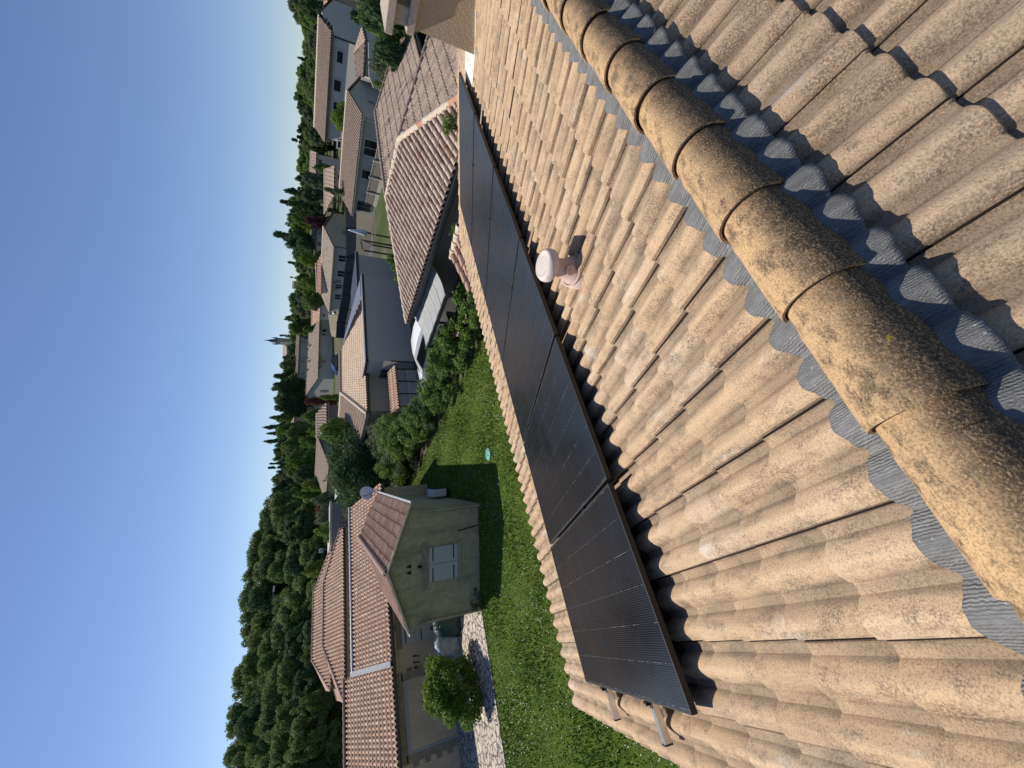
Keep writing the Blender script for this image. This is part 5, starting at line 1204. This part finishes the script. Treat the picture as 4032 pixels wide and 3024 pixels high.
nv0, nv1 = up(1113, 1352, 228), up(1113, 1420, 232)
b = MB(); dd = nv1-nv0; dd[2] = 0; pn = np.array([dd[1], -dd[0], 0])/np.linalg.norm(dd); b.prism([nv0+pn*-4+V3(0, 0, -9), nv0+pn*4+V3(0, 0, -9), nv0+pn*4+V3(0, 0, -2), nv0, nv0-pn*4+V3(0, 0, -2)], dd); b.build('nave', 'church_stone', chh)
# lamp posts and poles
for nm, lab, cat, top, D, r in (('street_lamp', 'tall street lamp with a curved arm against the dark left forest', 'street lamp', (1083, 2366), 62, .09),
        ('street_lamp', 'street lamp standing among cypresses on the left hill', 'street lamp', (1112, 1822), 120, .14),
        ('utility_pole', 'thin dark pole in front of the long blue-grey building', 'utility pole', (1164, 1385), 120, .12)):
    p = at_d(*top, D); t = empty(nm, (p[0], p[1], gz(p[0], p[1])), lab, cat)
    b = MB(); b.tube([(p[0], p[1], gz(p[0], p[1])), p], [r, r*.6], seg=6); b.build('pole', 'grey_frame', t)
    if nm == 'street_lamp':
        q = dirv(-35)*1.3; b = MB(); b.tube([p, p+q*.5+V3(0, 0, .25), p+q+V3(0, 0, .2)], r*.5, seg=6); b.build('arm', 'grey_frame', t)
        b = MB(); b.box(p+q+V3(-.1, -.15, .1), (.6, 0, 0), (0, .3, 0), (0, 0, .16)); b.build('lamp_head', 'white_paint', t)
p = at_d(1262, 2168, 50); t = empty('square_sign', (p[0], p[1], GZ), 'small square sign with a dark triangle on a post before the hip-roofed house', 'sign')
b = MB(); b.tube([(p[0], p[1], GZ), p], .05); b.build('post', 'grey_frame', t); b = MB(); b.box(p+V3(-.22, 0, -.25), (.42, -.08, 0), (0, .05, 0), (0, 0, .42)); b.build('plate', 'white_paint', t)
b = MB(); b.prism([p+V3(-.15, -.05, -.19), p+V3(.12, -.10, -.19), p+V3(-.02, -.08, .10)], (0, -.02, 0)); b.build('symbol', 'grey_frame', t)

# ================================================================== TREES, HEDGES, GRASS
def leaves_mesh(name, mat, clumps, per, leaf, spread, seed, squash=.8, up=.35):
    """crown of leaf-sized quads: clumps = [(x, y, z, r)]"""
    r = np.random.RandomState(seed); V = []
    for (cx, cy, cz, cr) in clumps:
        n = max(6, int(per*cr*cr))
        d = r.normal(size=(n, 3)); d /= np.linalg.norm(d, axis=1)[:, None]+1e-9
        rad = cr*(.55+.45*r.rand(n)**.5)*(1+spread*r.normal(size=n)*.5)
        c = d*rad[:, None]; c[:, 2] *= squash; c += (cx, cy, cz)
        nr = d*.7+r.normal(size=(n, 3))*.6; nr[:, 2] += up; nr /= np.linalg.norm(nr, axis=1)[:, None]+1e-9
        t = np.cross(nr, r.normal(size=(n, 3))); t /= np.linalg.norm(t, axis=1)[:, None]+1e-9
        b2 = np.cross(nr, t); s_ = leaf*(.6+.8*r.rand(n))[:, None]
        q = np.stack([c-t*s_, c-b2*s_*.55, c+t*s_, c+b2*s_*.55], axis=1); V.append(q.reshape(-1, 3))
    V = np.concatenate(V); n = len(V)//4
    me = bpy.data.meshes.new(name); me.vertices.add(len(V)); me.vertices.foreach_set('co', V.ravel())
    me.loops.add(n*4); me.loops.foreach_set('vertex_index', np.arange(n*4)); me.polygons.add(n)
    me.polygons.foreach_set('loop_start', np.arange(n)*4); me.polygons.foreach_set('loop_total', np.full(n, 4))
    me.materials.append(MATS[mat]); me.update(); me.validate()
    return me
def crown(kind, seed):
    """unit trees: height 1, base at the origin; returns list of clumps"""
    r = random.Random(seed); C = []
    if kind == 'broad':
        lobes = [(r.uniform(-.24, .24), r.uniform(-.24, .24), r.uniform(.34, .72), r.uniform(.15, .24)) for _ in range(10)]+[(0, 0, .60, .28), (.06, -.04, .76, .20), (-.1, .05, .74, .18)]
        for (x, y, z, q) in lobes:
            C.append((x, y, z, q*.6))
            for _ in range(8):
                a, e = r.uniform(0, 6.28), r.uniform(-.6, 1.4); C.append((x+q*.75*math.cos(a)*math.cos(e), y+q*.75*math.sin(a)*math.cos(e), z+q*.75*math.sin(e), r.uniform(.045, .085)))
    elif kind == 'poplar':
        for _ in range(60):
            z = r.uniform(.08, .97); w_ = .21*math.sin(min(1, (z+.02))*math.pi*.90)**.5+.02; a = r.uniform(0, 6.28)
            C.append((w_*.8*math.cos(a), w_*.8*math.sin(a), z, r.uniform(.05, .085)))
    elif kind == 'cypress':
        for _ in range(70):
            z = r.uniform(.04, .98); w_ = .095*(math.sin(min(1., z*1.02)**.6*math.pi)**.7)+.006; a = r.uniform(0, 6.28)
            C.append((w_*.75*math.cos(a), w_*.75*math.sin(a), z, r.uniform(.025, .045)))
    elif kind == 'pine':
        for k in range(26):
            z = .32+.62*(k/25); w_ = .30*(1-(k/25)**1.6)+.03; a = k*2.4+r.uniform(-.3, .3); q = w_*r.uniform(.4, 1)
            for t in (.5, 1): C.append((q*t*math.cos(a), q*t*math.sin(a), z+r.uniform(-.03, .03)+.04*t, r.uniform(.05, .08)))
    elif kind == 'umbrella':
        for _ in range(40):
            a, q = r.uniform(0, 6.28), .34*r.random()**.5; C.append((q*math.cos(a), q*math.sin(a), .80+.14*(1-(q/.34)**2)+r.uniform(-.07, .03), r.uniform(.05, .08)))
    elif kind == 'bush':
        for _ in range(55):
            a, q, z = r.uniform(0, 6.28), r.random()**.5, r.random(); w_ = .46*math.sqrt(max(.05, 1-(z-.45)**2*2.6))*(.55+.45*q)*(1+.2*math.sin(3*a+seed))
            C.append((w_*math.cos(a), w_*math.sin(a), .10+.80*z, r.uniform(.09, .15)))
    return C
PROTO = {}
SPEC = dict(broad=('broad', 4200, .016, .3), poplar=('poplar', 7000, .0125, .35), cypress=('cypress', 9000, .011, .2), pine=('pine', 2200, .024, .3), umbrella=('umbrella', 3000, .019, .2), bush=('bush', 900, .036, .3))
def trunk_mesh(kind, seed):
    b = MB(); r = random.Random(seed)
    top = {'broad': .62, 'poplar': .7, 'cypress': .5, 'pine': .92, 'umbrella': .80, 'bush': .35}[kind]; w_ = {'bush': .03, 'cypress': .012}.get(kind, .022)
    b.tube([(0, 0, -.05), (.01, .005, top*.35), (-.01, .01, top*.7), (0, 0, top)], [w_*1.3, w_, w_*.75, w_*.25], seg=6)
    if kind in ('broad', 'umbrella', 'pine'):
        for k in range(7):
            a = k*2.39+r.uniform(-.4, .4); z = top*(.45+.07*k); L_ = .22; b.tube([(0, 0, z), (L_*.5*math.cos(a), L_*.5*math.sin(a), z+.06), (L_*math.cos(a), L_*math.sin(a), z+.14)], [w_*.5, w_*.35, w_*.12], seg=5)
    return b
def proto(kind, mat, var):
    key = (kind, mat, var)
    if key not in PROTO:
        k, per, leaf, spread = SPEC[kind]
        PROTO[key] = (leaves_mesh('crown', mat, crown(kind, 100+var*7), per*10, leaf, spread, var*13+5), trunk_mesh(kind, var), var)
        me = bpy.data.meshes.new('trunk'); tb_ = PROTO[key][1]; me.from_pydata(tb_.v, [], tb_.f); me.materials.append(MATS['bark']); PROTO[key] = (PROTO[key][0], me)
    return PROTO[key]
def tree(name, kind, mat, var, loc, h, wid, label, cat, group=None):
    """h = height, wid = crown width relative to the kind's own proportion"""
    cme, tme = proto(kind, mat, var); r = random.Random(hash((round(loc[0], 2), round(loc[1], 2))) & 0xffff)
    t = empty(name, loc, label, cat, group, r.uniform(0, 6.28)); t.scale = (h*wid, h*wid, h)
    for nm, me in (('crown', cme), ('trunk', tme)):
        o = bpy.data.objects.new(nm, me); COL.objects.link(o); o.parent = t
    return t
NOM = dict(broad=.90, poplar=.42, cypress=.22, pine=.68, umbrella=.78, bush=1.05)
ORD = ['first', 'second', 'third', 'fourth', 'fifth', 'sixth', 'seventh', 'eighth', 'ninth', 'tenth', 'eleventh', 'twelfth', 'thirteenth', 'fourteenth', 'fifteenth', 'sixteenth', 'seventeenth', 'eighteenth', 'nineteenth', 'twentieth', 'twenty-first', 'twenty-second', 'twenty-third', 'twenty-fourth', 'twenty-fifth', 'twenty-sixth', 'twenty-seventh', 'twenty-eighth', 'twenty-ninth', 'thirtieth']
NAMES = dict(broad='broadleaf_tree', poplar='tall_tree', cypress='cypress', pine='pine_tree', umbrella='umbrella_pine', bush='bush')
WORD = dict(broad='rounded leafy tree', poplar='tall narrow tree', cypress='dark cypress', pine='dark ragged pine', umbrella='flat-topped umbrella pine', bush='bush')
COLW = dict(leaf_mid='green', leaf_dark='dark green', leaf_bright='bright green', leaf_grey='grey-green', leaf_forest='deep green', leaf_purple='purple', leaf_red='reddish')
def px_tree(px, py, D, hw, kind, mat, var, label, group=None, base=None, cat='tree', name=None):
    """tree whose top shows at photo point (px, py) at distance D, hw = half width in photo pixels"""
    p = at_d(px, py, D); zb = gz(p[0], p[1])-.1 if base is None else base
    h = max(1.0, p[2]-zb); depth = float(np.dot(p, fw)); width = 2*hw*depth/FPX
    return tree(name or NAMES[kind], kind, mat, var, (p[0], p[1], zb), h/ (.97 if kind != 'bush' else .98), min(2.6, max(.35, width/h/NOM[kind])), label, cat, group)
F, K_, B_, G_, M_ = 'leaf_forest', 'leaf_dark', 'leaf_bright', 'leaf_grey', 'leaf_mid'
# skyline right of the church, counted from the right edge of the photograph
sky_right = [(1124, 10, 140, 42, 'broad', G_), (1163, 72, 150, 38, 'broad', M_), (1186, 128, 160, 34, 'broad', F), (1184, 185, 165, 34, 'broad', F), (1180, 228, 160, 14, 'pine', K_), (1163, 285, 150, 38, 'broad', M_),
    (1160, 335, 155, 32, 'broad', M_), (1154, 378, 170, 30, 'broad', K_), (1166, 425, 165, 28, 'broad', K_), (1180, 470, 170, 28, 'broad', F), (1167, 508, 150, 26, 'broad', K_), (1151, 549, 130, 11, 'cypress', K_), (1170, 540, 130, 14, 'cypress', K_),
    (1170, 585, 140, 32, 'broad', F), (1166, 625, 130, 42, 'broad', M_), (1160, 662, 150, 30, 'broad', F), (1159, 700, 120, 26, 'broad', K_), (1134, 752, 105, 30, 'pine', K_), (1105, 795, 98, 17, 'cypress', K_),
    (1128, 838, 100, 26, 'broad', K_), (1120, 880, 95, 46, 'broad', M_), (1090, 922, 92, 34, 'pine', K_), (1122, 950, 90, 50, 'broad', K_), (1146, 990, 110, 30, 'broad', F), (1140, 1033, 140, 9, 'pine', K_), (1158, 1052, 130, 34, 'broad', F),
    (1143, 1091, 170, 5, 'cypress', K_), (1158, 1100, 130, 30, 'broad', M_), (1158, 1140, 135, 30, 'broad', F), (1132, 1172, 150, 27, 'broad', F), (1133, 1205, 145, 30, 'broad', M_), (1116, 1253, 160, 14, 'broad', G_), (1142, 1240, 150, 26, 'broad', F), (1128, 1290, 150, 30, 'broad', F), (1103, 1321, 190, 8, 'cypress', K_)]
for i, (px, py, D, hw, kind, mat) in enumerate(sky_right):
    px_tree(px, py, D, hw*(1.45 if kind == 'broad' else 1.15), kind, mat, i % 3, '%s %s, %s along the skyline from the right edge to the church' % (COLW[mat], WORD[kind].replace('dark ', '') if 'dark' in COLW[mat] else WORD[kind], ORD[i] if i < 30 else ['thirty-first', 'thirty-second', 'thirty-third', 'thirty-fourth', 'thirty-fifth', 'thirty-sixth'][i-30]), 'trees along the skyline right of the church')
sky_left = [(1110, 1412, 170, 22, 'broad', K_), (1097, 1440, 160, 26, 'broad', F), (1085, 1480, 160, 26, 'pine', K_), (1066, 1525, 150, 34, 'broad', K_), (1073, 1562, 155, 30, 'broad', F), (1071, 1600, 150, 28, 'broad', K_), (1078, 1645, 150, 24, 'pine', F),
    (1052, 1682, 140, 16, 'pine', K_), (1078, 1700, 135, 34, 'broad', M_), (1066, 1706, 150, 12, 'pine', K_), (1052, 1738, 150, 18, 'pine', K_), (1067, 1770, 140, 30, 'broad', K_), (1072, 1802, 140, 28, 'broad', F), (1059, 1842, 130, 9, 'cypress', K_), (1063, 1826, 130, 8, 'cypress', K_),
    (1085, 1862, 150, 20, 'broad', K_), (1064, 1885, 160, 28, 'broad', F), (1060, 1925, 130, 32, 'broad', K_), (1055, 1955, 110, 30, 'broad', K_), (1062, 1985, 95, 30, 'broad', F)]
for i, (px, py, D, hw, kind, mat) in enumerate(sky_left):
    px_tree(px, py, D, hw*(1.45 if kind == 'broad' else 1.2), kind, mat, (i+1) % 3, '%s %s, %s along the skyline leftward from the church' % (COLW[mat], WORD[kind].replace('dark ', '') if 'dark' in COLW[mat] else WORD[kind], ORD[i]), 'trees along the skyline left of the church')
# trees filling the hillside under the skyline
rd = random.Random(12); n_ = 0
for yy in range(10, 1980, 34):
    base_ = np.interp(yy, [q[1] for q in sky_right]+[q[1] for q in sky_left], [q[0] for q in sky_right]+[q[0] for q in sky_left])
    lim = np.interp(yy, [0, 500, 560, 800, 900, 1200, 1300, 1550, 1700, 1980], [1262, 1242, 1222, 1225, 1220, 1222, 1160, 1140, 1130, 1165])
    for row_ in range(2):
        x_ = base_+24+row_*26+rd.uniform(-6, 10)
        if x_ > lim-8: continue
        n_ += 1; D = 128-row_*20+rd.uniform(-6, 10) if not 1230 < yy < 1700 else 165-row_*12
        px_tree(x_, yy+rd.uniform(-14, 14), D, rd.uniform(36, 50), 'broad', rd.choice([F, K_, M_, F, G_]), rd.randint(0, 2), 'rounded tree among the many that cover the hillside below the skyline', 'trees covering the hillside below the skyline')
# the tall dark wood at the left
edge = [(1040, 2022), (1026, 2062), (1010, 2075), (1000, 2135), (994, 2190), (988, 2238), (975, 2290), (966, 2345), (964, 2400), (962, 2460), (960, 2515), (952, 2575), (941, 2640), (934, 2690), (928, 2735), (922, 2790), (916, 2845), (910, 2900), (903, 2955), (894, 3015), (885, 3075)]
i = 0
for (px, py) in edge:
    i += 1; px_tree(px+rd.uniform(-6, 8), py, 80, rd.uniform(50, 66), 'poplar' if i % 3 else 'broad', F, i % 3, '%s tree from the right along the top edge of the tall dark wood' % ORD[i-1], 'trees along the top edge of the tall wood')
for row_, (dx, D) in enumerate(((38, 74), (82, 69), (130, 64), (185, 60), (240, 56))):
    for (px, py) in edge:
        pyy = py+rd.uniform(-26, 26); x_ = px+dx+rd.uniform(-14, 14)
        if x_ > 1236: continue
        if x_ > 1180 and pyy < 2100: continue
        px_tree(x_, pyy, D+rd.uniform(-2, 2), rd.uniform(46, 66), 'poplar' if rd.random() < .75 else 'broad', rd.choice([F, F, K_, F]), rd.randint(0, 2), 'one of the close-set leafy trees that fill the tall dark wood', 'trees filling the tall dark wood')
# named single trees in the middle distance
one = [(1294, 455, 60, 75, 'broad', B_, 'tree', 'leafy green fruit tree in front of the tall white house wall'), (1228, 655, 72, 28, 'broad', M_, 'tree', 'small leafy tree in front of the hillside white house'), (1180, 690, 84, 40, 'broad', G_, 'tree', 'bushy grey-green tree leaning beside the tall cypress, before the pink far slope'),
    (1190, 866, 80, 38, 'broad', 'leaf_purple', 'tree', 'purple-leaved plum tree below the dark ragged pine'), (1143, 860, 88, 30, 'broad', B_, 'tree', 'bright green tree just above the purple-leaved plum'), (1170, 1012, 82, 42, 'broad', B_, 'tree', 'bright green tree behind the pink roof over the long mottled ridge'),
    (1175, 1110, 90, 40, 'broad', M_, 'tree', 'big green tree behind the long mottled roof, right of the peach roof'), (1180, 1180, 92, 40, 'broad', F, 'tree', 'dark green tree touching the right end of the peach roof'), (1188, 1290, 120, 18, 'broad', M_, 'tree', 'green tree between the peach roof and the long blue-grey building'),
    (1190, 1580, 76, 24, 'broad', 'leaf_red', 'tree', 'reddish brown tree beside the gable of the garage door house'), (1183, 1640, 66, 44, 'broad', M_, 'tree', 'green garden tree left of the reddish brown tree'), (1205, 1700, 60, 38, 'broad', B_, 'tree', 'lighter green garden tree above the brown wing roof'),
    (1165, 1740, 64, 44, 'broad', M_, 'tree', 'green tree behind the dark gable house, right of the bright one'), (1120, 1830, 72, 44, 'broad', B_, 'tree', 'bright yellow-green tree behind the dark gable house'), (1148, 1860, 62, 50, 'broad', K_, 'tree', 'large dark feathery tree directly behind the ridge of the dark gable house'), (1175, 1915, 58, 42, 'broad', B_, 'tree', 'fresh green tree left of the large dark feathery tree'),
    (1150, 1950, 62, 40, 'broad', M_, 'tree', 'green tree between the dark gable house and the tall dark wood'), (1262, 1700, 33, 44, 'bush', M_, 'tree', 'round dense green tree between the solar collector and the dark gable wall'),
    (1228, 1975, 46, 26, 'bush', G_, 'shrub', 'pale grey-green shrub at the left corner of the dark gable house'), (1240, 2040, 44, 26, 'bush', G_, 'shrub', 'grey shrub with faded blossom above the low grey garage'), (1246, 2010, 48, 14, 'bush', 'leaf_red', 'shrub', 'red-leaved shrub above the low grey garage'), (1238, 2095, 42, 24, 'bush', M_, 'shrub', 'green shrub right of the square sign'),
    (1185, 2250, 50, 34, 'broad', B_, 'tree', 'light green tree in front of the dark wood above the stacked hip roofs'), 
    (1272, 1565, 45, 22, 'pine', M_, 'tree', 'spiky green tree right behind the cream-tiled roof ridge'), (1286, 745, 58, 26, 'pine', G_, 'tree', 'spiky palm-like plant between the brown roof and the stepped fence house'),
    (1405, 20, 26, 60, 'bush', K_, 'shrub', 'dark tall hedge shrub at the top right edge of the photograph'), (1385, 60, 34, 40, 'cypress', K_, 'tree', 'dark feathery conifer beside the white house corner'), (1440, 110, 28, 55, 'bush', M_, 'shrub', 'big dark hedge shrub right above the chimney slab'),
    (1470, 180, 26, 50, 'bush', K_, 'shrub', 'dark hedge shrub between the chimney slab and the pale garden wall'), (1462, 245, 30, 48, 'bush', G_, 'shrub', 'brownish green hedge shrub behind the brown roof slope'), (1470, 305, 32, 46, 'bush', B_, 'shrub', 'bright green hedge shrub at the end of the pale garden wall'), (1490, 360, 30, 26, 'bush', B_, 'shrub', 'small bright shrub touching the corner of the brown roof'),
    (1418, 55, 32, 22, 'bush', B_, 'shrub', 'bright narrow shrub between the dark conifer and the hedge'), (1540, 1070, 27, 40, 'bush', B_, 'shrub', 'bright leafy shrub at the foot of the blank grey wall'), (1520, 1015, 28, 26, 'bush', M_, 'shrub', 'green shrub below the dark trellis behind the pink roof')]
for j, (px, py, D, hw, kind, mat, cat, lab) in enumerate(one):
    px_tree(px, py, D, hw, kind, mat, j % 3, lab, cat=cat, name='garden_shrub' if cat == 'shrub' else None)

# garden: near, finer foliage
def near_bush(name, label, cx, cy, rx, ry, h, mat, seed, leaf=.035, n=900, cat='shrub', group=None, z0=None, trunk=False, lift=0.0, den=1.0, irr=1.0):
    r = random.Random(seed); C = []; z0 = GZ if z0 is None else z0
    for _ in range(int(46*den)):
        a, q = r.uniform(0, 6.28), r.random()**.5; z = r.random()
        w_ = math.sqrt(max(.08, 1-(2*(z-.45))**2*.8))*(.5+.5*q)*(1+irr*(.22*math.sin(2*a+seed)+.12*math.sin(5*a)+(.16*math.sin(9*z+3*a) if irr > 1 else 0)))
        C.append((cx+rx*w_*math.cos(a), cy+ry*w_*math.sin(a), z0+lift+(h-lift)*(.12+.80*z*(1+.12*math.sin(a*3+seed))), min(rx, h*.5)*r.uniform(.20, .36)))
    t = empty(name, (cx, cy, z0), label, cat, group)
    me = leaves_mesh('foliage', mat, C, n, leaf, .35, seed); o = bpy.data.objects.new('foliage', me); COL.objects.link(o); o.parent = t; o.matrix_parent_inverse = parent_inv(t)
    b = MB()
    for k in range(5):
        a = k*1.3; e_ = (cx+rx*.5*math.cos(a), cy+ry*.5*math.sin(a), z0+h*.6); b.tube([(cx+.05*math.cos(a), cy+.05*math.sin(a), z0-.1), ((cx+e_[0])/2, (cy+e_[1])/2, z0+h*.3), e_], [.05 if h > 3 else .025, .03 if h > 3 else .015, .008], seg=5)
    b.build('stem', 'bark', t)
    return t
hedge = [(10.9, 10.0, 1.0, .9, 1.5, M_), (11.0, 11.3, .9, .8, 1.2, B_), (10.9, 12.4, 1.0, .9, 1.5, M_), (11.0, 13.7, 1.0, .9, 1.7, M_), (10.9, 15.0, 1.05, .95, 1.45, M_), (10.8, 16.3, 1.0, .9, 1.45, M_), (10.8, 17.7, 1.1, 1.0, 1.4, K_), (11.0, 19.2, 1.1, 1.0, 1.8, M_), (11.0, 20.8, 1.1, 1.0, 2.0, M_), (11.2, 22.4, 1.2, 1.1, 2.6, M_), (11.0, 24.0, 1.1, 1.1, 2.2, G_), (11.1, 25.6, 1.1, 1.1, 2.5, M_), (11.0, 27.2, 1.1, 1.1, 1.8, G_)]
for k, (x, y, rx, ry, h, mt) in enumerate(hedge):
    near_bush('hedge_shrub', '%s leafy shrub of the boundary hedge, counted from the canopy end towards the big tree' % ORD[k], x, y, rx, ry, h, mt, 60+k, .055, 1900, group='shrubs of the boundary hedge')
near_bush('big_garden_tree', 'big dark spreading tree at the far corner of the lawn, above the annex', 12.2, 29.3, 2.8, 2.5, 4.8, K_, 90, .08, 520, 'tree', lift=.9, den=3.2)
near_bush('light_garden_tree', 'paler airy tree left of the round solar collector roof, over the hedge', 12.6, 25.0, 1.2, 1.4, 2.9, G_, 91, .06, 1000, 'tree', lift=.6)
near_bush('tall_garden_tree', 'leafy tree rising in front of the tan wall beside the slatted shed', 12.3, 23.0, 1.0, 1.1, 2.7, M_, 93, .06, 1100, 'tree', lift=.5)
near_bush('round_bush', 'round bright green bush standing between the lawn and the garage door', -1.35, 19.1, .98, .95, 1.95, B_, 94, .055, 3200, den=1.3, irr=1.5)
near_bush('low_weed_clump', 'straggly weeds at the foot of the annex corner', 1.3, 16.8, .45, .4, .45, G_, 95, .03, 3500, 'weeds')
near_bush('shaded_flower_bed', 'dark low plants in the shade against our house at the lower left', -2.3, 5.6, 1.5, .8, .7, K_, 96, .05, 900, 'plants')
T_ = T0+V3(.1, .15, -.1); near_bush('roof_weed', 'bright weed sprouting behind the pale caps of the porch roof', T1[0]+.12, T1[1]+.1, .10, .28, .28, B_, 97, .018, 16000, 'weed', z0=T1[2]-.12)
near_bush('gutter_weed', 'green weed growing at the lower end of the orange ridge caps', 10.75*NK, 4.35*NK, .2, .24, .4, B_, 98, .026, 7000, 'weed', z0=-2.95*NK)
# long grass stems near the corner of our house
r = np.random.RandomState(5); b = MB()
for k in range(260):
    x, y = r.uniform(-4.2, .2), r.uniform(5.0, 6.6); h = r.uniform(.2, .8); dx, dy = r.normal()*.15, r.normal()*.15
    b.face([(x-.008, y, GZ), (x+.008, y, GZ), (x+dx*.4+.006, y+dy*.4, GZ+h*.6), (x+dx, y+dy, GZ+h)])
o = b.build('long_grass', 'grass_blade'); tag(o, 'tall pale grass stems in the shade of our eave', 'grass', kind='stuff')
# lawn blades and clover
def inside(x, y):
    c = False; n = len(LAWN)
    for i in range(n):
        x1, y1 = LAWN[i]; x2, y2 = LAWN[(i+1) % n]
        if (y1 > y) != (y2 > y) and x < (x2-x1)*(y-y1)/(y2-y1)+x1: c = not c
    return c
def scatter(n, x0, x1, y0, y1, seed):
    r = np.random.RandomState(seed); X = r.uniform(x0, x1, n); Y = r.uniform(y0, y1, n)
    k = np.array([inside(a, c) for a, c in zip(X, Y)]); return X[k], Y[k], r
X, Y, r = scatter(150000, -7, 11.2, 6.5, 31, 3); n = len(X)
h = r.uniform(.03, .085, n)*(1+.5*np.sin(X*1.7)*np.sin(Y*1.3)); a = r.uniform(0, 6.28, n); wd = r.uniform(.010, .022, n); ln = r.normal(size=(n, 2))*.035
V = np.stack([np.stack([X-wd*np.cos(a), Y-wd*np.sin(a), np.full(n, GZ+.004)], 1), np.stack([X+wd*np.cos(a), Y+wd*np.sin(a), np.full(n, GZ+.004)], 1), np.stack([X+ln[:, 0], Y+ln[:, 1], GZ+h], 1)], 1).reshape(-1, 3)
me = bpy.data.meshes.new('grass'); me.vertices.add(n*3); me.vertices.foreach_set('co', V.ravel()); me.loops.add(n*3); me.loops.foreach_set('vertex_index', np.arange(n*3)); me.polygons.add(n)
me.polygons.foreach_set('loop_start', np.arange(n)*3); me.polygons.foreach_set('loop_total', np.full(n, 3)); me.materials.append(MATS['grass_blade']); me.update()
o = bpy.data.objects.new('grass', me); COL.objects.link(o); tag(o, 'short green grass blades of the lawn', 'grass', kind='stuff')
X, Y, r = scatter(9000, -7, 11.2, 6.5, 31, 8); dens = (np.sin(X*.9+1)*np.sin(Y*.7)+np.sin(X*2.1)*.5 > r.uniform(-.9, 1.0, len(X))); X, Y = X[dens], Y[dens]; n = len(X); s_ = r.uniform(.010, .018, n); z = GZ+r.uniform(.05, .09, n)
V = np.stack([np.stack([X+s_*c, Y+s_*e, z+.006*e], 1) for c, e in ((1, 0), (0, 1), (-1, 0), (0, -1))], 1).reshape(-1, 3)
me = bpy.data.meshes.new('clover'); me.vertices.add(n*4); me.vertices.foreach_set('co', V.ravel()); me.loops.add(n*4); me.loops.foreach_set('vertex_index', np.arange(n*4)); me.polygons.add(n)
me.polygons.foreach_set('loop_start', np.arange(n)*4); me.polygons.foreach_set('loop_total', np.full(n, 4)); simple('clover_white', (.55, .56, .50), .8); me.materials.append(MATS['clover_white']); me.update()
o = bpy.data.objects.new('clover', me); COL.objects.link(o); tag(o, 'white clover heads scattered over the lawn', 'clover', kind='stuff')
